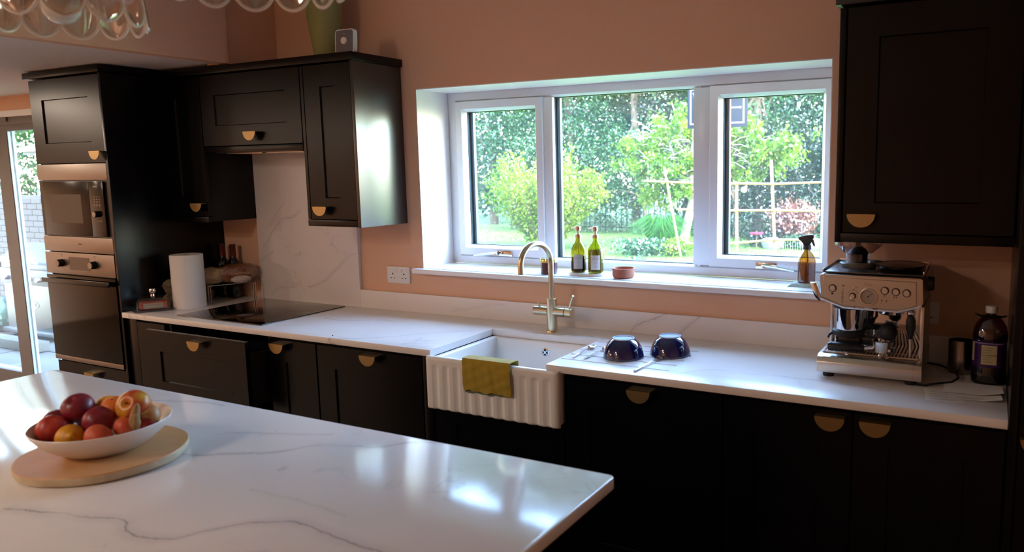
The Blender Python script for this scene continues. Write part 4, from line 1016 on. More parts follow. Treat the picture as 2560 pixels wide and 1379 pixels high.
# ================================================================ pendants
gl = clear('ribbed_clear_glass', (.93, .90, .88), .22, .04)
def pendant(label, x, y, z, seed):
    t = thing('pendant_light', label, 'pendant light', (x, y, z), group=None, local=True)
    H0 = 2.62-z
    part('cord', G().cyl((0, 0, .26), (0, 0, H0-.02), .003, .003, 8), matblk, t)
    part('ceiling_rose', G().cyl((0, 0, H0-.025), (0, 0, H0), .05, .05, 28, .003), brass, t)
    part('lamp_holder', G().cyl((0, 0, .19), (0, 0, .27), .022, .018, 24, .002), brass, t)
    part('bulb', G().lathe([(0, 0), (.012, .0008), (.024, .006), (.036, .020), (.040, .040), (.036, .060), (.022, .085), (.016, .11), (.016, .19), (0, .19)], 0, 0, .028, 36), pbr('opal_globe_glass', (.85, .84, .80), .2), t)
    n = 13
    for k in range(n):
        a = 2*math.pi*k/n
        P = []
        g = G(); m = 20
        u = lambda s, h: (s, h)
        R_ = []
        for i in range(m+1):
            f = math.sin(i/m*math.pi/2)**1.0; rad = .045+.118*math.sin(f*math.pi/2)**.9; h = .24-.22*f**1.5
            w = (.041*math.sin(min(1, f*1.3)*math.pi/2))*(1 if f < .84 else math.sqrt(max(0, 1-((f-.84)/.1601)**2)))
            w = max(w, .002)
            R_.append((rad, h, w))
        rows = []
        for rad, h, w in R_:
            row = []
            for j in range(7):
                q = -1+j/3; row.append(Vector((rad+.008*(1-q*q), w*q, h)))
            rows.append(row)
        M_ = Matrix.Rotation(a, 3, 'Z')
        for sgn in (0, .0025):
            pass
        A = [[g.b.verts.new(M_ @ p) for p in r] for r in rows]; B_ = [[g.b.verts.new(M_ @ (p-Vector((.003, 0, .001)))) for p in r] for r in rows]
        for i in range(m):
            for j in range(6):
                g.b.faces.new((A[i][j], A[i+1][j], A[i+1][j+1], A[i][j+1])); g.b.faces.new((B_[i][j], B_[i][j+1], B_[i+1][j+1], B_[i+1][j]))
        pt = part('glass_petal', g, gl, t)
        edge = [M_ @ (r[0]) for r in rows[7:]]+[M_ @ r[6] for r in rows[7:]][::-1]
        part('petal_rim', G().tube(edge, .0034, 8), rimm, pt)
rimm = pbr('frosted_rim_glass', (.93, .88, .84), .3)
pendant('scalloped glass pendant lamp at the upper left, nearer the garden doors', 1.766, -1.90, 1.925, 1)
pendant('scalloped glass pendant lamp at the top in front of the corner', 2.384, -1.90, 1.930, 2)
# ================================================================ coffee machine
MX, MY, MZ = 3.318, -.380, .9102
t = thing('coffee_machine', 'brushed steel espresso machine with gauge and built-in grinder on the worktop', 'coffee machine', (MX, -.215, MZ))
wx0, wx1 = 3.160, 3.477; yb = -.062; yf = -.388
for fx in (wx0+.03, wx1-.03):
    for fy in (yf+.03, yb-.03): part('foot', G().cyl((fx, fy, MZ), (fx, fy, MZ+.019), .018, .02, 20), matblk, t)
# base with drip tray
g = G(); g.prism([(yf-.004, MZ+.018), (yb, MZ+.018), (yb, MZ+.075), (yf+.03, MZ+.075), (yf+.006, MZ+.068), (yf-.004, MZ+.052)], 'x', wx0-.004, wx1+.004, .003)
b = part('base', g, steel, t)
g = G(); g.prism([(yf-.0068, MZ+.0195), (yf+.02, MZ+.0195), (yf+.02, MZ+.074), (yf+.004, MZ+.0705), (yf-.0068, MZ+.054)], 'x', wx0+.014, wx1-.020, .002)
dt = part('drip_tray', g, steel, t)
g = G(); g.box(wx0+.008, yf+.038, MZ+.074, wx1-.008, yb-.09, MZ+.0765)
part('tray_floor', g, matblk, t)
g = G()
for k in range(26):
    x = wx0+.016+k*.0112; g.box(x, yf+.040, MZ+.0765, x+.0062, yb-.095, MZ+.0805, .0006, 1)
for yy in (yf+.038, -.30, yb-.098): g.box(wx0+.010, yy, MZ+.0770, wx1-.010, yy+.006, MZ+.0812)
part('drip_grille', g, steel, t)
# rear tower and side cheeks
g = G(); g.box(wx0+.006, yb-.10, MZ+.07, wx1-.006, yb, MZ+.235, .003)
part('rear_body', g, chrome, t)
part('side_cheek', G().box(wx1-.010, yf+.045, MZ+.073, wx1+.001, yb, MZ+.25, .003), steel, t)
part('side_cheek', G().box(wx0-.001, yb-.115, MZ+.073, wx0+.010, yb, MZ+.25, .003), steel, t)
# head
hz0, hz1 = MZ+.236, MZ+.348
poly = [(wx0-.002, MZ+.345), (wx1-.006, MZ+.345), (wx1-.001, MZ+.262), (3.404, MZ+.240), (3.238, MZ+.244), (wx0+.004, MZ+.268)]
poly2 = [(wx0-.004, MZ+.349), (wx1+.003, MZ+.349), (wx1+.003, MZ+.254), (3.404, MZ+.233), (3.238, MZ+.236), (wx0-.001, MZ+.262)]
g = G(); 
A = [g.b.verts.new((a, yf+.004, c)) for a, c in poly]; Bv = [g.b.verts.new((a, yb, c)) for a, c in poly2]
for i in range(6): j = (i+1) % 6; g.b.faces.new((A[i], A[j], Bv[j], Bv[i]))
g.b.faces.new(A[::-1]); g.b.faces.new(Bv)
bmesh.ops.bevel(g.b, geom=g.b.edges[:], offset=.003, segments=2, affect='EDGES')
part('head', g, steel, t)
# front fascia plate (slightly proud) with chrome lip below
fas = [(wx0+.012, MZ+.339), (wx1-.022, MZ+.335), (wx1-.020, MZ+.260), (3.404, MZ+.2425), (3.238, MZ+.246), (wx0+.012, MZ+.270)]
g = G().prism(fas, 'y', yf-.002, yf+.006, .001, 1); fp = part('fascia', g, steel, t)
pts = [(wx0+.002, yf+.000, MZ+.268), (3.238, yf-.001, MZ+.2415), (3.404, yf-.001, MZ+.238), (wx1-.004, yf+.001, MZ+.259)]
part('chrome_lip', G().tube(pts, .0042, 10), chrome, t)
g = G(); g.box(wx0+.004, yf+.03, MZ+.349, wx1-.004, yb-.004, MZ+.3535, .001); part('top_tray', g, pbr('dark_steel_top', (.35, .34, .34), .3, metal=.9), t)
g = G(); g.box(wx0+.004, yf+.02, MZ+.349, wx0+.008, yb, MZ+.362, .001).box(wx0+.004, yb-.006, MZ+.349, wx1-.004, yb-.002, MZ+.362, .001).box(wx1-.008, yf+.05, MZ+.349, wx1-.004, yb, MZ+.362, .001)
part('cup_rail', g, chrome, t)
# buttons
dring = pbr('dark_button_ring', (.08, .06, .05), .4)
for bx, bz, r in ((3.202, 1.2125, .0102), (3.363, 1.2135, .0102), (3.396, 1.2115, .0102), (3.428, 1.209, .0102)):
    bt = part('button', G().cyl((bx, yf-.0022, bz), (bx, yf-.0075, bz), r, r*.96, 28, .0008), chrome, t)
    part('button_ring', G().lathe([(r, 0), (r+.0024, 0), (r+.0022, .0014), (r, .0014)], 0, 0, 0, 32) if False else (lambda gg: gg)(G().rings([[(bx+q*math.cos(a), yy, bz+q*math.sin(a)) for a in (2*math.pi*i/32 for i in range(32))] for q, yy in ((r+.0002, yf-.0021), (r+.0002, yf-.0035), (r+.0026, yf-.0032), (r+.0026, yf-.0021))], cap=False)), dring, bt)
part('button', G().cyl((3.267, yf-.0022, 1.2195), (3.267, yf-.006, 1.2195), .0048, .0044, 20), chrome, t)
k = part('grind_dial', G().cyl((3.2655, yf-.002, 1.1905), (3.2655, yf-.014, 1.1905), .0088, .008, 28, .001), chrome, t)
part('dial_ring', G().cyl((3.2655, yf-.002, 1.1905), (3.2655, yf-.0045, 1.1905), .0105, .0105, 28), dring, k)
# pressure gauge
gx, gz = 3.3135, 1.1915
ga = part('pressure_gauge', G().rings([[(gx+q*math.cos(a), yy, gz+q*math.sin(a)) for a in (2*math.pi*i/44 for i in range(44))] for q, yy in ((.0272, yf-.001), (.0272, yf-.009), (.0262, yf-.012), (.0235, yf-.012), (.0225, yf-.0075), (.0225, yf-.002))]), chrome, t)
part('gauge_face', G().cyl((gx, yf-.0022, gz), (gx, yf-.0068, gz), .0222, .0222, 36), pbr('cream_dial', (.62, .56, .50), .4), ga)
ndl = pbr('black_print', (.05, .045, .04), .5)
g = G(); g.box(gx-.0007, yf-.0078, gz-.004, gx+.0007, yf-.0070, gz+.016, rot=Matrix.Rotation(math.radians(50), 3, 'Y'), piv=(gx, yf-.0074, gz)); g.cyl((gx, yf-.007, gz), (gx, yf-.0085, gz), .0022)
for a in range(-40, 221, 20):
    c, s = math.cos(math.radians(a)), math.sin(math.radians(a)); g.box(gx+.0185*c-.0006, yf-.0074, gz+.0185*s-.0006, gx+.0185*c+.0006, yf-.0069, gz+.0185*s+.0006)
part('needle', g, ndl, ga)
# printed marks on the fascia
g = G()
for i, w in enumerate((.006, .006, .0055, .0055, .009, .0055, .005, .005, .0045)):
    z = 1.200-i*.0042; g.box(3.2335-w/2, yf-.0027, z, 3.2335+w/2, yf-.0018, z+.0014)
for i in range(2): g.box(3.2325, yf-.0027, 1.2065+i*.005, 3.238, yf-.0018, 1.2075+i*.005)
g.box(3.2315, yf-.0027, 1.2205, 3.2365, yf-.0018, 1.2235, rot=Matrix.Rotation(.5, 3, 'Y')); g.box(3.2355, yf-.0027, 1.2205, 3.2400, yf-.0018, 1.2232, rot=Matrix.Rotation(-.5, 3, 'Y'))
for dx_, dz_ in ((-.0095, .029), (.0105, .028), (-.0095, .0165), (.0105, .0155)): g.box(3.2655+dx_-.0012, yf-.0027, 1.1905+dz_-.0012, 3.2655+dx_+.0012, yf-.0018, 1.1905+dz_+.0012)
g.box(3.256, yf-.0027, 1.1735, 3.274, yf-.0018, 1.1752).box(3.263, yf-.0027, 1.2095, 3.271, yf-.0018, 1.2107).box(3.276, yf-.0027, 1.2005, 3.284, yf-.0018, 1.2015).box(3.251, yf-.0027, 1.2005, 3.257, yf-.0018, 1.2015)
g.box(3.3605, yf-.0027, 1.1955, 3.3645, yf-.0018, 1.1985).box(3.3890, yf-.0027, 1.1930, 3.3930, yf-.0018, 1.196).box(3.3960, yf-.0027, 1.1930, 3.400, yf-.0018, 1.196)
g.box(3.354, yf-.0027, 1.178, 3.3565, yf-.0018, 1.1845).box(3.368, yf-.0027, 1.177, 3.3705, yf-.0018, 1.1835).box(3.198, yf-.0027, 1.192, 3.205, yf-.0018, 1.1975)
part('fascia_print', g, ndl, fp, kind='stuff')
text('brand_print', 'Sage', .014, pbr('pale_etched_print', (.66, .62, .57), .5, metal=.9), t, TL(3.313, yf-.0024, 1.2310))
# grinder outlet, chrome pod and cradle
cx, cy = 3.240, -.285
part('grinder_pod', G().lathe([(.046, .150), (.047, .155), (.050, .205), (.052, .236), (0, .236)][::1], cx, cy, MZ, 40), chrome, t)
part('pod_collar', G().lathe([(.050, .223), (.0545, .224), (.0555, .240), (0, .240)], cx, cy, MZ, 40), matblk, t)
g = G(); g.lathe([(.047, .128), (.052, .131), (.053, .146), (.047, .152), (0, .152)], cx, cy, MZ, 40)
g.tube([(cx-.045, cy-.01, MZ+.140), (cx-.060, cy-.02, MZ+.128), (cx-.064, cy-.022, MZ+.118)], .0045, 8)
g.tube([(cx+.046, cy, MZ+.142), (cx+.06, cy+.02, MZ+.165), (cx+.062, cy+.04, MZ+.23)], .006, 8)
part('cradle_ring', g, matblk, t)
g = G(); g.box(cx-.030, cy-.03, MZ+.095, cx+.040, cy+.03, MZ+.128, .006).box(cx+.03, cy-.01, MZ+.100, cx+.105, cy+.03, MZ+.126, .004)
part('cradle_block', g, pbr('blue_black_plastic', (.03, .035, .06), .35), t)
g = G(); g.cyl((cx-.036, cy-.02, MZ+.078), (cx-.036, cy-.02, MZ+.13), .006).cyl((cx+.055, cy+.02, MZ+.078), (cx+.055, cy+.02, MZ+.13), .006); part('cradle_post', g, chrome, t)
# group head
hx, hy = 3.374, -.285
part('group_head', G().lathe([(.036, .212), (.040, .214), (.041, .232), (.043, .236), (0, .236)], hx, hy, MZ, 40), chrome, t)
part('shower_screen', G().lathe([(0, .210), (.033, .210), (.034, .213), (0, .213)], hx, hy, MZ, 32), matblk, t)
# steam wand
sx, sy = 3.438, -.325
part('wand_ball', G().ell((sx, sy+.01, MZ+.222), .012), chrome, t)
part('wand_grip', G().lathe([(0, .140), (.007, .140), (.009, .150), (.015, .178), (.015, .200), (.010, .215), (0, .216)], sx, sy, MZ, 24), matblk, t)
part('steam_wand', G().tube([(sx, sy, MZ+.142), (sx+.001, sy-.001, MZ+.11), (sx+.001, sy-.002, MZ+.082)], [.0048, .0048, .004], 14), steel, t)
# side dial and lever
part('side_knob', G().cyl((wx1+.001, -.26, MZ+.315), (wx1+.022, -.26, MZ+.315), .024, .022, 28, .002), blackp, t)
g = G(); P = [(3.128, .318), (3.150, .316), (3.155, .300), (3.166, .262), (3.160, .256), (3.147, .268), (3.138, .285)]
g.prism([(a, MZ+b) for a, b in P], 'y', yf-.004, yf+.020, .003)
part('side_lever', g, chrome, t, label='bright chrome lever at the left side')
# hopper
hx, hy = 3.252, -.205
part('hopper_base', G().lathe([(.052, .353), (.058, .354), (.060, .366), (.056, .370), (0, .370)], hx, hy, MZ, 48), pbr('grey_hopper_ring', (.42, .40, .38), .4), t)
g = G(); g.lathe([(.040, .370), (.041, .398), (.050, .404), (.078, .428), (.079, .452), (.0775, .452), (.0765, .4285), (.049, .4055), (.039, .4), (.0385, .371)], hx, hy, MZ, 48)
part('bean_hopper', g, jar, t, label='smoky clear bean hopper')
g = G(); g.lathe([(.030, .371), (.030, .394), (.034, .400), (.026, .412), (.014, .422), (.009, .428), (0, .429)], hx, hy, MZ, 40)
g.prism([(hx-.009, MZ+.425), (hx+.008, MZ+.425), (hx+.006, MZ+.458), (hx+.002, MZ+.462), (hx-.006, MZ+.460)], 'y', hy-.007, hy+.007, .002)
part('hopper_core', g, blackp, t)
# hopper lid lying on top
lx, ly = 3.395, -.245
g = G().lathe([(0, 0), (.072, 0), (.077, .004), (.0785, .010), (.076, .011), (.070, .009), (.055, .010), (0, .013)], n=56, sy=1.33)
single('hopper_lid', g, pbr('smoky_black_lid', (.06, .055, .06), .18), 'round smoky black lid lying on top of the coffee machine', 'lid', (lx, ly, MZ+.3625), local=True)
# portafilter resting on the tray
t = thing('portafilter', 'coffee filter holder with black handle lying across the drip tray', 'portafilter', (3.305, -.345, MZ+.0815), local=True)
g = G().tube([(-.118, -.012, .018), (-.110, -.012, .019), (-.05, -.006, .019), (-.005, 0, .018)], [.013, .0155, .014, .011], 20); part('handle', g, blackp, t)
g = G().lathe([(0, .012), (.026, .012), (.030, .018), (.031, .046), (.033, .050), (.029, .050), (.027, .020), (0, .018)], .052, .0, 0, 36); part('filter_basket', g, chrome, t)
g = G().tube([(-.01, 0, .018), (.03, 0, .024)], .007, 12); g.tube([(.052, -.004, .014), (.048, -.02, .006), (.046, -.034, .001)], [.008, .006, .005], 10); g.tube([(.058, -.004, .014), (.066, -.018, .006), (.070, -.03, .001)], [.008, .006, .005], 10)
g.box(-.06, -.034, -.001, -.05, -.024, .008, .002)
part('spout', g, chrome, t)
t = thing('tamper', 'round black-topped tamper standing in the filter holder', 'tamper', (3.372, -.345, MZ+.10), local=True)
g = G().ell((0, 0, .062), .029, .029, .030, 28, 16); part('grip', g, matblk, t)
g = G().lathe([(0, .0), (.024, 0), (.024, .008), (.010, .014), (.008, .040), (0, .04)], n=28); part('tamper_foot', g, chrome, t)
# mains lead
single('power_cord', G().tube([(3.455, -.10, .925), (3.48, -.075, .9155), (3.52, -.085, .9147), (3.545, -.12, .9147), (3.575, -.19, .919), (3.583, -.255, .919), (3.565, -.315, .919), (3.52, -.355, .919), (3.49, -.372, .9147), (3.465, -.372, .9147)], .0036, 10), matblk,
       'black mains lead looping out from the coffee machine across the papers', 'cord', (3.52, -.2, .91))
# ================================================================ garden
rng = np.random.default_rng(11)
GZ = .30
def gz(x, y):
    s = min(1, max(0, (y-2.6)/3.4)); return -.10+(GZ+.10)*s*s*(3-2*s)
def leafmat(name, c1, c2, c3, trans=.45, gloss=.12):
    t = NT(name); ri = t.n('ShaderNodeNewGeometry').outputs['Random Per Island']
    n = t.noise(1.7, 3, .6, t.geo())
    c = t.ramp(t.math('ADD', t.math('MULTIPLY', ri, .4), t.math('MULTIPLY', n.outputs[0], .75)), [(.2, lin(c1)), (.55, lin(c2)), (.9, lin(c3))])
    d = t.n('ShaderNodeBsdfDiffuse'); t.l(c, d.inputs[0]); tr = t.n('ShaderNodeBsdfTranslucent'); t.l(c, tr.inputs[0])
    m = t.n('ShaderNodeMixShader'); m.inputs[0].default_value = trans; t.l(d.outputs[0], m.inputs[1]); t.l(tr.outputs[0], m.inputs[2])
    g = t.n('ShaderNodeBsdfGlossy'); g.inputs['Roughness'].default_value = .38
    m2 = t.n('ShaderNodeMixShader'); m2.inputs[0].default_value = gloss; t.l(m.outputs[0], m2.inputs[1]); t.l(g.outputs[0], m2.inputs[2])
    t.l(m2.outputs[0], t.out.inputs[0]); return t.m
def leaf_mesh(name, P, size, aspect=.5, up=.3, fold=True, dirs=None):
    """P (n,3) leaf positions -> one mesh of small pointed leaves"""
    n = len(P); d = rng.normal(size=(n, 3)) if dirs is None else dirs+rng.normal(size=(n, 3))*.35
    d[:, 2] -= .15; d /= np.linalg.norm(d, axis=1)[:, None]
    u = rng.normal(size=(n, 3)); u[:, 2] += up*3; s = np.cross(d, u); s /= np.linalg.norm(s, axis=1)[:, None]+1e-9
    L = (size*(.6+.8*rng.random(n)))[:, None]
    V = np.stack([P, P+d*L*.45+s*L*aspect*.5, P+d*L, P+d*L*.45-s*L*aspect*.5], 1).reshape(-1, 3)
    me = bpy.data.meshes.new(name); me.vertices.add(4*n); me.vertices.foreach_set('co', V.astype(np.float32).ravel())
    me.loops.add(4*n); me.loops.foreach_set('vertex_index', np.arange(4*n, dtype=np.int32))
    me.polygons.add(n); me.polygons.foreach_set('loop_start', np.arange(0, 4*n, 4, dtype=np.int32))
    me.update(calc_edges=True); return me
def clusters(n, nc, c, rad, spread, shell=.5, flat=1):
    """n leaves in nc sprays within an ellipsoid crown"""
    q = rng.normal(size=(nc, 3)); q /= np.linalg.norm(q, axis=1)[:, None]; q *= (shell+(1-shell)*rng.random(nc)**.5)[:, None]
    cc = np.array(c)+q*np.array(rad); k = rng.integers(0, nc, n)
    sc = spread*(.5+rng.random(nc))
    return cc[k]+rng.normal(size=(n, 3))*sc[k][:, None]*np.array([1, 1, flat]), cc
bark = pbr('tree_bark', (.30, .25, .20), .9, bump=(20, .6)); barkl = pbr('pale_bark', (.46, .42, .35), .8, bump=(20, .4))
M1 = leafmat('tree_leaf_mid', (0.042, 0.155, 0.046), (0.100, 0.263, 0.079), (0.209, 0.356, 0.112), gloss=.05)
M2 = leafmat('tree_leaf_blue', (0.042, 0.155, 0.066), (0.100, 0.263, 0.112), (0.217, 0.372, 0.178), gloss=.07)
M3 = leafmat('tree_leaf_fresh', (0.165, 0.324, 0.038), (0.292, 0.432, 0.046), (0.457, 0.486, 0.069), .5, .03)
M4 = leafmat('shrub_leaf_lime', (0.214, 0.378, 0.031), (0.350, 0.459, 0.046), (0.486, 0.477, 0.077), .5, .03)
M5 = leafmat('tree_leaf_dark', (0.021, 0.085, 0.030), (0.050, 0.139, 0.046), (0.109, 0.224, 0.072), gloss=.05)
def tree(label, x, y, h, crown, mat, n=14000, size=.085, nc=160, spread=.16, trunk=.11, name='garden_tree', group='trees behind the lawn', bm=bark, aspect=.5, cz=None, cat='tree', branches=6):
    z0 = gz(x, y); t = thing(name, label, cat, (x, y, z0), group=group)
    cz = z0+(cz if cz else h-crown[2]); 
    if y < 13: n = int(n*1.75); size *= .74; nc = int(nc*1.15)
    P, cc = clusters(n, nc, (x, y, cz), crown, spread); P = P[P[:, 2] > z0+.03]
    g = G(); top = cz+crown[2]*.3
    g.tube([(x, y, z0-.05), (x+.04, y, z0+(top-z0)*.3), (x-.05, y+.05, z0+(top-z0)*.65), (x, y, top)], [trunk, trunk*.85, trunk*.6, trunk*.25], 10)
    part('trunk', g, bm, t)
    g = G()
    for k in range(branches):
        q = cc[rng.integers(0, len(cc))]; b0 = Vector((x, y, z0+(top-z0)*(.35+.5*rng.random()))); e = Vector(q); mid = b0.lerp(e, .5)+Vector((0, 0, .15))
        g.tube([b0, mid, e], [trunk*.35, trunk*.2, trunk*.06], 6)
    part('branches', g, bm, t, kind='stuff')
    P -= np.array(ORG[t]); me = leaf_mesh('foliage', P, size, aspect); part('foliage', me, mat, t, kind='stuff')
    return t
# lawn and patio
gx = np.concatenate([np.arange(-16, 8.1, .5)]); gy_ = np.array([.34, 1.5, 2.6, 3, 3.4, 3.8, 4.2, 4.6, 5, 5.4, 5.8, 6.2, 8, 10, 13, 17, 22, 30])
g = G(); V = [[g.b.verts.new((x, y, gz(x, y)-.004)) for y in gy_] for x in gx]
for i in range(len(gx)-1):
    for j in range(len(gy_)-1): g.b.faces.new((V[i][j], V[i+1][j], V[i+1][j+1], V[i][j+1]))
lawnm = pbr('lawn_soil_green', (.23, .35, .05), .95, vary=(1.2, .6, (.20, .32, .045)))
o = struct('ground', g, lawnm)
def grassmat():
    return leafmat('grass_blade', (.20, .32, .03), (.27, .37, .04), (.35, .41, .06), .4, .04)
n = 60000
gxs = rng.uniform(-9, 3.0, n); gys = rng.uniform(6.0, 11.5, n); P = np.stack([gxs, gys, np.full(n, GZ)], 1)
dirs = np.zeros((n, 3)); dirs[:, 2] = 1.2
me = leaf_mesh('lawn_grass', P, .022, .25, 0, dirs=dirs)
o = single('lawn_grass', me, grassmat(), 'short sunlit lawn grass outside the window', 'grass', kind='stuff')
# trees
T = tree
T('blue-green leafy tree at the far left of the left sash, thick hazy foliage', -6.9, 12.2, 6.6, (2.1, 1.3, 3.2), M2, 21000, .095, 230, .2, cz=3.4)
T('mid green tree filling the top of the left window sash', -4.9, 12.4, 6.6, (1.9, 1.3, 3.2), M1, 21000, .09, 230, .18, cz=3.4)
T('tree with drooping fine leaves left of centre in the middle pane', -3.1, 12.0, 6.4, (1.7, 1.3, 3.1), M2, 17000, .085, 180, .17, cz=3.3)
T('dense dark tree in the middle of the centre pane with shadowy gaps', -1.5, 12.6, 6.9, (1.7, 1.3, 3.3), M5, 15000, .09, 150, .17, cz=3.3)
T('tall tree with bright leaf sprays at the top right of the centre pane', -.35, 11.6, 6.3, (1.3, 1.1, 3.0), M1, 15000, .085, 150, .15, cz=3.3)
T('tall ivy-hung tree behind the net board in the right sash', 1.0, 12.4, 5.6, (1.5, 1.2, 2.7), M2, 15000, .09, 160, .17, cz=2.9)
T('dark green tree at the right edge of the right sash', 2.6, 11.6, 5.3, (1.5, 1.2, 2.6), M1, 14000, .09, 160, .17, cz=2.8)
T('bushy undergrowth tree low behind the railings, left of centre', -4.2, 10.6, 2.2, (1.6, .5, 1.2), M1, 7000, .07, 120, .14, .05, cz=1.0)
T('bushy undergrowth tree low behind the railings, centre', -2.3, 10.6, 2.1, (1.3, .5, 1.15), M1, 6000, .065, 120, .13, .05, cz=.95)
T('bushy undergrowth low behind the thin trunk', -.5, 10.6, 2.2, (1.2, .5, 1.15), M5, 6000, .065, 110, .13, .05, cz=.95)
T('bushy dark undergrowth below the right-hand trees', 1.2, 10.6, 2.3, (1.4, .5, 1.2), M5, 7000, .07, 120, .14, .05, cz=.95)
# distant backing woods; left three made taller to hide sky from the island
for k, (x, y) in enumerate(((-9.5, 15), (-6.3, 15.5), (-3.3, 15.6), (-.6, 15.5), (2.2, 15), (5, 14.6))):
    T('shaded background tree behind the garden trees, %s' % ('far left', 'left of the left sash', 'behind the left sash', 'behind the centre pane', 'behind the mullion', 'behind the right sash')[k], x, y, 9.2 if k < 3 else 6, (2.1, 1.0, 4.6 if k < 3 else 3), M5, 15000, .19, 200 if k > 2 else 260, .28, cz=4.7 if k < 3 else 3)
# railings
fen = pbr('dark_railing_paint', (.10, .12, .10), .6)
t = thing('railing_fence', 'dark vertical-bar railing fence in front of the undergrowth', 'fence', (-1.5, 11.0, GZ))
g = G()
for k in range(66): x = -5.6+k*.12; g.box(x-.008, 10.99, GZ, x+.008, 11.006, GZ+.95)
part('fence_bars', g, fen, t, kind='stuff')
part('fence_rail', G().box(-5.65, 10.98, GZ+.86, 2.3, 11.015, GZ+.89), fen, t)
part('fence_rail', G().box(-5.65, 10.98, GZ+.08, 2.3, 11.015, GZ+.11), fen, t)
# lime shrub left
def spiky(label, x, y, n_st, h, w, mat, nl, size, name='garden_shrub', cat='shrub', lean=.5, fz=.1):
    z0 = gz(x, y); t = thing(name, label, cat, (x, y, z0)); g = G(); P = []; D = []
    for k in range(n_st):
        a = rng.uniform(0, 2*math.pi); r = w*rng.random()**.5; hh = h*(1-.45*(r/w))*(.75+.35*rng.random())
        b = Vector((x+.1*math.cos(a), y+.1*math.sin(a), z0)); e = Vector((x+r*math.cos(a), y+r*math.sin(a)*.7, z0+hh)); m = b.lerp(e, .5)+Vector((0, 0, .1))
        g.tube([b, m, e], [.012, .008, .003], 5)
        f = np.clip(rng.random(nl), fz, 1)[:, None]; pts = (1-f)**2*np.array(b)+2*f*(1-f)*np.array(m)+f**2*np.array(e)
        P.append(pts+rng.normal(size=(nl, 3))*.035)
    part('stems', g, bark, t, kind='stuff'); P = np.concatenate(P)-np.array(ORG[t])
    part('foliage', leaf_mesh('foliage', P, size, .5), mat, t, kind='stuff'); return t
spiky('lime green feathery shrub in the left sash and across the mullion', -2.72, 7.6, 95, 1.95, 1.15, M4, 230, .052)
# light tree with bare twigs around the net board
x, y = -.62, 8.6; z0 = gz(x, y)
t = thing('garden_tree', 'small pale-trunked tree with fresh yellow-green leaves and bare white twigs', 'tree', (x, y, z0))
g = G(); g.tube([(x-.12, y, z0), (x-.05, y, z0+.35), (x+.06, y, z0+.8), (x+.02, y, z0+1.3), (x+.1, y, z0+1.7)], [.085, .07, .065, .05, .03], 12)
for e in ((-.75, -.1, 1.95), (-.5, .1, 1.55), (.35, 0, 2.05), (.9, .1, 2.0), (1.3, 0, 1.7), (-.3, 0, 2.3), (.6, .2, 1.4), (.2, -.2, 2.35)):
    g.tube([(x+.03, y, z0+1.1), (x+e[0]*.5, y+e[1]*.5, z0+(e[2]+1.3)/2+.08), (x+e[0], y+e[1], z0+e[2])], [.035, .022, .008], 7)
part('trunk', g, barkl, t)
g = G(); ctr = [(-.55, 1.72, .42), (-.05, 1.55, .35), (.55, 1.55, .5), (-.15, 1.15, .3), (.95, 1.65, .35)]
for k in range(150):
    cx_, cz_, w = ctr[rng.integers(0, 5)]; p = Vector((x+cx_+rng.normal()*w*.45, y-.15+rng.normal()*.15, z0+cz_+rng.normal()*.13)); d = Vector((rng.normal(), rng.normal()*.4, rng.normal()*.35)).normalized()*(.12+.22*rng.random())
    g.tube([p, p+d*.5+Vector((0, 0, .03)), p+d], [.006, .0045, .002], 4)
part('bare_twigs', g, pbr('pale_twig', (.52, .49, .44), .8), t, kind='stuff')
P = []
for cx_, cz_, sx_, sz_, n_ in ((-.85, 1.55, .22, .16, 1500), (-.45, 1.9, .25, .14, 1200), (-.35, 1.05, .3, .2, 2400), (-.6, .8, .16, .12, 700), (.10, 1.85, .2, .11, 500), (.55, 1.66, .32, .13, 1300), (1.05, 1.72, .33, .15, 1800), (1.3, 1.42, .28, .14, 1300), (.75, 1.2, .22, .12, 800), (-.1, 1.35, .2, .14, 900), (.1, .95, .16, .12, 600), (1.55, 1.6, .16, .1, 500)):
    k = rng.normal(size=(14, 3))*np.array([sx_, .2, sz_]); j = rng.integers(0, 14, n_); P.append(np.array([x+cx_, y-.1, z0+cz_])+k[j]+rng.normal(size=(n_, 3))*.055)
P = np.concatenate(P)-np.array(ORG[t]); part('foliage', leaf_mesh('foliage', P, .062, .55), M3, t, kind='stuff')
# grass clump, flowers, red shrub
x, y = -.86, 8.0; z0 = gz(x, y); t = thing('grass_clump', 'arching green ornamental grass clump at the foot of the pale tree', 'grass clump', (x, y, z0)); g = G()
for k in range(420):
    a = rng.uniform(0, 2*math.pi); r = .25+.40*rng.random(); h_ = .30+.28*rng.random(); bx_, by_ = x+.09*math.cos(a), y+.09*math.sin(a)
    ex, ey = x+r*math.cos(a), y+r*math.sin(a)*.8; pts = [(bx_, by_, z0), (bx_*.6+ex*.4, by_*.6+ey*.4, z0+h_), (ex, ey, z0+h_*.72)]
    w = .006; q = []
    for p_, ww in zip(pts, (w, w*.8, .001)): q.append((g.b.verts.new((p_[0]-ww, p_[1], p_[2])), g.b.verts.new((p_[0]+ww, p_[1], p_[2]))))
    for A_, B_ in zip(q, q[1:]): g.b.faces.new((A_[0], A_[1], B_[1], B_[0]))
part('blades', g, leafmat('blade_green', (.07, .24, .04), (.13, .33, .05), (.24, .42, .09), .4, .02), t, kind='stuff')
wht = pbr('white_petal', (.60, .60, .57), .7); pnk = pbr('pale_pink_petal', (.62, .42, .38), .7)
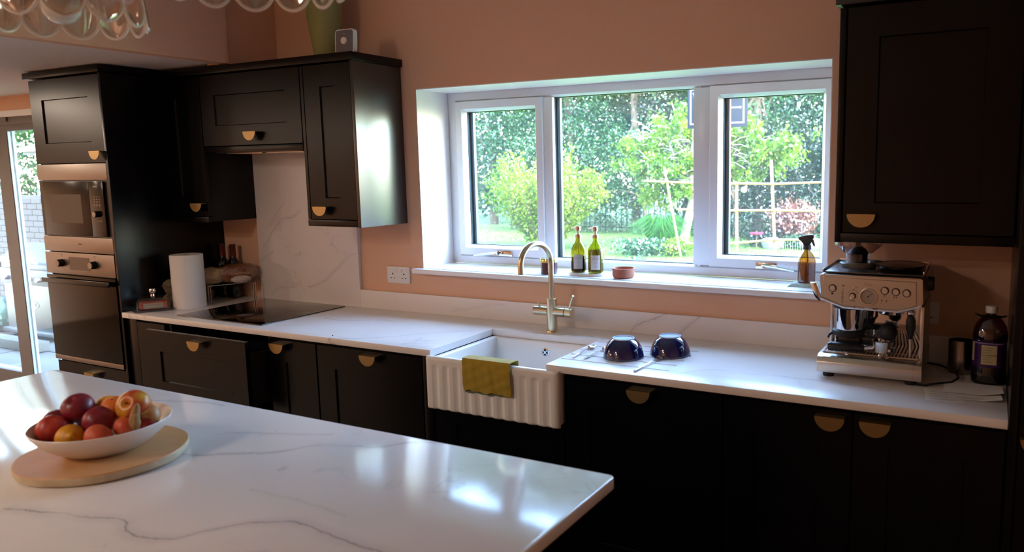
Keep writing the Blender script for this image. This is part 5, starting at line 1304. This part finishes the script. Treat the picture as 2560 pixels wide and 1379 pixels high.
def lowplant(label, x, y, w, h, mat, nl, fl=None, nf=0, size=.045):
    z0 = gz(x, y); t = thing('flower_plant', label, 'plant', (x, y, z0))
    P = np.stack([rng.normal(x, w*.45, nl), rng.normal(y, .15, nl), z0+h*rng.random(nl)**.7], 1)-np.array(ORG[t]); part('foliage', leaf_mesh('foliage', P, size, .55), mat, t, kind='stuff')
    if nf:
        g = G()
        for k in range(nf):
            c = (rng.normal(x, w*.4), y-.12+rng.normal()*.08, z0+h*(.5+.6*rng.random())); g.ell(c, .018, .018, .014, 6, 4)
        part('flowers', g, fl, t, kind='stuff')
    return t
lowplant('low leafy plants with white flowers below the grass clump', -.98, 7.5, .42, .22, M2, 2600, wht, 26)
lowplant('pinkish flowering plant beside the leaning cane', -.42, 7.6, .22, .24, M3, 1300, pnk, 26)
lowplant('low dark green ground plants right of the mullion', .45, 9.3, .5, .22, M5, 1800)
lowplant('low green plants under the red shrub', .95, 9.2, .4, .2, M2, 1500)
x, y = .86, 9.4; z0 = gz(x, y); t = thing('red_shrub', 'rusty red-leaved shrub in the right sash above the rocks', 'shrub', (x, y, z0))
g = G()
for k in range(14): a = rng.uniform(0, 6.28); g.tube([(x, y, z0), (x+.25*math.cos(a), y, z0+.3), (x+.48*math.cos(a)*rng.random()**.5, y+.1*math.sin(a), z0+.35+.25*rng.random())], [.01, .007, .002], 5)
part('stems', g, bark, t, kind='stuff'); P = clusters(3800, 34, (x, y-.05, z0+.42), (.40, .2, .26), .07, .2)[0]-np.array(ORG[t])
part('foliage', leaf_mesh('foliage', P, .05, .5), leafmat('red_leaf', (.24, .09, .05), (.38, .17, .11), (.46, .27, .18)), t, kind='stuff')
rock = pbr('pale_grey_rock', (.44, .43, .42), .9, bump=(9, .8), vary=(6, .6, (.32, .31, .30)))
for lab, rx, r in (('grey garden rock below the red shrub, left one', .62, .14), ('grey garden rock below the red shrub, right one', 1.22, .15)):
    q = rng.random(3)*6; single('garden_rock', G().ell((rx, 9.0, GZ+r*.55), r*1.2, r*.8, r*.8, 16, 10, f=lambda v: 1+.14*math.sin(v.x*3+q[0])*math.cos(v.y*4+q[1])+.08*math.sin(v.z*5+q[2])), rock, lab, 'rock', (rx, 9.0, GZ))
t = thing('pink_frisbee', 'flat bright pink dish lying among the dark plants', 'toy', (.36, 9.0, GZ+.22)); part('disc', G().lathe([(0, 0), (.09, 0), (.11, .02), (.10, .025), (0, .012)], .36, 9.0, GZ+.22, 24), pbr('bright_pink', (.80, .16, .30), .5), t)
part('stand', G().cyl((.36, 9.0, GZ), (.36, 9.0, GZ+.221), .012), bark, t)
# bamboo trellis
cane = pbr('dry_bamboo', (.50, .38, .23), .6, vary=(12, .4, (.40, .29, .17)))
t = thing('cane_trellis', 'bamboo cane garden trellis standing outside behind the right sash', 'trellis', (1.6, 4.0, gz(1.6, 4)))
zz = gz(1.6, 4)
for a, b, r in (((.819, 4.0, 1.602), (1.13, 4.0, zz), .011), ((1.537, 4.02, 1.440), (1.553, 4.02, zz), .014), ((1.862, 4.0, 1.655), (1.955, 4.0, zz), .014)):
    A_, B_ = Vector(a), Vector(b); g = G().tube([A_, B_], r, 10)
    for k in range(1, 6): c = A_.lerp(B_, k/6); g.cyl(c-Vector((0, 0, .006)), c+Vector((0, 0, .006)), r*1.18, r*1.18, 10)
    part('upright_cane', g, cane, t)
for pts in (((.62, 3.97, 1.472), (1.1, 3.97, 1.452), (1.9, 3.97, 1.440), (2.55, 3.97, 1.462)), ((.96, 3.97, 1.202), (1.25, 3.97, 1.190), (1.9, 3.97, 1.203), (2.55, 3.97, 1.200)), ((1.05, 3.97, .876), (1.4, 3.97, .873), (1.9, 3.97, .935), (2.55, 3.97, .955))):
    part('cross_cane', G().tube(pts, .011, 10), cane, t)
g = G()
for p in ((.85, 1.465), (1.536, 1.447), (1.876, 1.443), (.985, 1.198), (1.542, 1.196), (1.90, 1.203), (1.075, .876), (1.55, .885), (1.928, .936)): g.lathe([(.006, -.018), (.019, -.01), (.019, .01), (.006, .018)], p[0], 3.985, p[1], 10)
part('twine_knots', g, pbr('jute', (.70, .62, .48), .9), t, kind='stuff')
single('cane_ball', G().ell((1.612, 4.0, 1.386), .029, .029, .029), pbr('grubby_white_ball', (.5, .49, .46), .6), 'small white ball hanging by the middle trellis cane', 'ball', (1.612, 4.0, 1.386))
# net support mesh at the trellis
g = G()
for k in range(12): x = 1.99+k*.022; g.tube([(x, 3.97, .94), (x+.01*(k % 2), 3.97, zz+.2)], .0012, 4)
single('plant_netting', g, pbr('clear_netting', (.45, .46, .40), .6), 'fine pale netting hanging below the lowest cross cane', 'netting', (2.1, 3.97, .94), kind='stuff')
# small plant under the centre pane
x, y = .305, 4.5; z0 = gz(x, y); t = thing('young_plant', 'small leafy plant just showing above the window frame in the centre pane', 'plant', (x, y, z0))
g = G(); P = []; D = []
for k in range(9):
    a = k*.75; top_ = Vector((x+.10*math.cos(a), y+.05*math.sin(a), .60+.05*math.sin(k*2.1))); g.tube([(x, y, z0), (x+.03*math.cos(a), y, .40), top_], [.006, .005, .003], 6)
    for q in range(5): P.append(top_+Vector((rng.normal()*.02, rng.normal()*.02, rng.normal()*.015)))
part('stems', g, pbr('green_stem', (.35, .45, .20), .7), t, kind='stuff'); P = np.array([list(p) for p in P])-np.array(ORG[t]); part('foliage', leaf_mesh('foliage', P, .06, .6, .8), M2, t, kind='stuff')
# net board
YB2 = 6.5
t = thing('basketball_board', 'dark basketball board with white outline and net, beyond the right mullion', 'sports board', (.52, YB2, 0)); bd = pbr('dark_tinted_board', (.10, .12, .15), .85, spec=.1)
x0, x1, z0, z1 = .122, .912, 2.085, 2.600; pole_m = pbr('grey_steel_pole', (.40, .42, .44), .5)
part('board', G().box(x0, YB2, z0, x1, YB2+.03, z1, .012), bd, t)
wl = pbr('white_board_line', (.52, .54, .58), .5)
part('outline', frame(G(), x0+.038, x1-.038, z0+.045, z1-.02, .018, YB2-.006, YB2-.001, .001), wl, t)
part('target_square', frame(G(), .375, .665, z0+.13, z0+.365, .016, YB2-.006, YB2-.001, .001), wl, t)
g = G()
for k in range(13): g.box(.685+k*.0095, YB2-.006, z0+.232+.001*(k % 2), .6905+k*.0095, YB2-.001, z0+.250)
g.cyl((.822, YB2-.006, z0+.241), (.822, YB2-.001, z0+.241), .015)
part('board_print', g, wl, t, kind='stuff')
g = G(); cxn, cyn = .46, YB2-.30
def dia(k, s, q): a = 2*math.pi*k/16+s*q; r = .135-.075*q/1.0; return (cxn+r*math.cos(a), cyn+r*math.sin(a), 2.485-.30*q)
for k in range(16):
    for s in (1, -1): g.tube([dia(k, s, q/4) for q in range(5)], .0045, 4)
part('net', g, wl, t, kind='stuff')
part('hoop_ring', G().rings([[(cxn+(.140+.007*math.cos(q))*math.cos(a), cyn+(.140+.007*math.cos(q))*math.sin(a), 2.49+.007*math.sin(q)) for q in (2*math.pi*i/8 for i in range(8))] for a in (2*math.pi*k/28 for k in range(28))], close=True), wl, t)
part('ring_bracket', G().box(cxn-.03, cyn+.13, 2.47, cxn+.03, YB2+.001, 2.50, .003), pole_m, t)
part('pole', G().tube([(.52, YB2+.03, 2.35), (.52, YB2+.35, 2.0), (.50, YB2+.55, 1.5), (.50, YB2+.55, GZ)], .03, 12), pole_m, t)
# ---------------- patio side seen through the garden doors
slabm = pbr('pale_patio_slab', (.30, .285, .26), .8, vary=(3, .5, (.24, .225, .2)), bump=(12, .3))
t = thing('patio', None, None, (-6, 1.5, -.1), kind='structure'); slab = G().box(-.294, -.294, 0, .294, .294, .04, .006).mesh('patio_slab', 35)
for i in range(11):
    for j in range(4):
        o = part('patio_slab', slab, slabm, t); o.location = (-9.2+.6*i+6, .75+.6*j-1.5, -.004-.004*((i*7+j*3) % 3))
brickm = pbr('grey_weathered_brick', (.15, .135, .13), .9, vary=(7, .7, (.105, .10, .095)), bump=(30, .5))
t = thing('garden_wall', 'weathered grey brick garden wall beyond the patio at far left', 'wall', (-8.2, 2.55, -.1))
part('mortar', G().box(-9.6, 2.52, -.1, -7.05, 2.60, 1.35), pbr('mortar', (.17, .165, .16), .95), t)
bk = G().box(-.106, -.012, 0, .106, .05, .064, .004, 1).mesh('brick', 0)
for r in range(19):
    for c in range(11):
        o = part('brick', bk, brickm, t); o.location = (-9.45+.224*c+(.112 if r % 2 else 0)+8.2, 2.52-2.55, -.09+.0745*r+.1)
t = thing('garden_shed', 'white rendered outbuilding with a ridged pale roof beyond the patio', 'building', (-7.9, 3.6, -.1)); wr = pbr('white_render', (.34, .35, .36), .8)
part('wall', G().box(-8.6, 3.3, -.1, -5.9, 4.9, 1.95), wr, t)
part('eaves_board', G().box(-8.7, 3.16, 1.90, -5.8, 3.24, 2.02), wr, t)
g = G(); n = 34
top = [[g.b.verts.new((-8.75+3.0*i/n, yy, zz_+.02*(i % 2))) for i in range(n+1)] for yy, zz_ in ((3.08, 1.97), (4.9, 2.45))]; bot = [[g.b.verts.new((-8.75+3.0*i/n, yy, zz_-.03)) for i in range(n+1)] for yy, zz_ in ((3.08, 1.97), (4.9, 2.45))]
for i in range(n): g.b.faces.new((top[0][i], top[0][i+1], top[1][i+1], top[1][i])); g.b.faces.new((bot[0][i], bot[0][i+1], top[0][i+1], top[0][i])); g.b.faces.new((bot[0][i+1], bot[0][i], bot[1][i], bot[1][i+1]))
part('corrugated_roof', g, pbr('pale_roof_sheet', (.46, .43, .41), .6), t)
t = thing('wooden_gate', 'honey-coloured wooden board door beside the white outbuilding', 'gate', (-5.3, 2.4, -.1)); wg = pbr('honey_timber', (.36, .26, .14), .7, vary=(8, .5, (.30, .21, .11)))
for k in range(6): part('board', G().box(-5.78+.13*k, 2.40, -.06, -5.655+.13*k, 2.425, 1.22, .003), wg, t)
part('top_rail', G().box(-5.80, 2.385, 1.22, -4.98, 2.44, 1.27, .004), pbr('weathered_cap', (.46, .45, .43), .8), t)
# barbecue
tubm = pbr('pale_grey_outdoor_plastic', (.25, .26, .27), .5)
bxx, byy = -5.15, 1.55; t = thing('barbecue', 'silver and grey hooded barbecue on the patio beyond the doors', 'barbecue', (bxx, byy, -.06))
bs = pbr('blue_grey_steel', (.08, .10, .14), .5, metal=.1); bc = pbr('slate_grey_panel', (.05, .06, .075), .45)
g = G(); n = 16; hood = [(byy-.27+.52*(1-math.cos(math.pi*i/n))/2, .66+.24*math.sin(math.pi*i/n)) for i in range(n+1)]
g.prism([(a, b) for a, b in hood], 'x', bxx-.40, bxx+.45, .01); part('hood', g, bs, t)
part('hood_handle', G().tube([(bxx-.30, byy-.31, .74), (bxx+.36, byy-.31, .74)], .014, 12), chrome, t)
part('firebox', G().box(bxx-.42, byy-.28, .50, bxx+.47, byy+.26, .66, .01), bs, t)
part('side_shelf', G().box(bxx-1.0, byy-.25, .60, bxx-.43, byy+.22, .64, .01), bs, t); part('side_shelf', G().box(bxx+.48, byy-.25, .60, bxx+.95, byy+.22, .64, .01), bs, t)
for k in range(4): part('knob', G().cyl((bxx-.28+.2*k, byy-.28, .565), (bxx-.28+.2*k, byy-.315, .565), .026, .022, 20, .002), chrome, t)
part('cabinet_panel', G().box(bxx-.40, byy-.26, .02, bxx+.45, byy+.24, .50, .006), bc, t)
part('base_shelf', G().box(bxx-.44, byy-.30, -.015, bxx+.49, byy+.26, .03, .008), tubm, t)
for sx_ in (-.38, .43):
    for sy_ in (-.2, .2): part('wheel', G().cyl((bxx+sx_-.02, byy+sy_, -.022), (bxx+sx_+.02, byy+sy_, -.022), .038, .038, 18), matblk, t)
wlb = pbr('white_badge_print', (.42, .43, .45), .5); cxo, czo = bxx+.025, .295
g = G(); g.rings([[(cxo+.19*q*math.cos(a), byy-.264, czo+.052*q*math.sin(a)) for a in (2*math.pi*i/48 for i in range(48))] for q in (.95, 1.04)], cap=False); part('oval_badge', g, wlb, t)
text('badge_print', 'OUTBACK', .062, wlb, t, TL(cxo, byy-.265, czo) @ Matrix.Shear('XZ', 4, (0, 0)))
part('cover_cloth', G().ell((bxx-.78, byy-.05, .69), .20, .16, .05, 24, 12, f=crump), pbr('faded_beige_cloth', (.30, .26, .20), .9), t)
single('turquoise_bag', G().ell((-5.92, 1.42, .09), .26, .20, .19, 30, 18, f=lambda v: 1+.09*math.sin(v.x*7+v.z*5)*math.sin(v.y*6+v.z*4)+.04*math.sin(v.z*17+v.x*11)), pbr('turquoise_plastic', (.02, .30, .25), .35), 'crumpled turquoise plastic bag lying on the patio at the far left', 'bag', (-5.98, 1.42, -.06), smooth=25)
t = thing('plastic_planter', 'low round pale tub next to the turquoise bag on the patio', 'tub', (-5.72, 1.28, -.064)); part('tub', G().lathe([(0, 0), (.17, 0), (.21, .10), (.215, .115), (.20, .115), (.165, .01), (0, .01)], -5.72, 1.02, -.064, 36), tubm, t)
t = thing('stone_planter', 'long low pale stone kerb block on the patio by the doors', 'planter', (-4.9, 1.02, -.064)); part('block', G().box(-5.5, .92, -.064, -4.35, 1.06, .03, .01), slabm, t)
T('leafy tree showing above the white outbuilding roof', -8.3, 6.6, 3.9, (1.6, 1.0, 1.6), M1, 5000, .11, 80, .2, cz=2.3)
T('added sky-hiding tree beyond the outbuilding, nearer the patio', -11.2, 5.4, 5.6, (1.8, 1.3, 2.6), M1, 9000, .13, 130, .24, cz=3.0)  # this and the next two added to keep sky out of island reflections
T('added sky-hiding tree far left beyond the brick wall', -12.6, 3.4, 5.4, (1.6, 1.4, 2.5), M5, 8000, .14, 120, .24, cz=2.9)
T('added sky-hiding tree farthest back behind the outbuilding', -10.2, 8.4, 6.0, (2.0, 1.3, 2.8), M2, 8000, .14, 120, .24, cz=3.2)
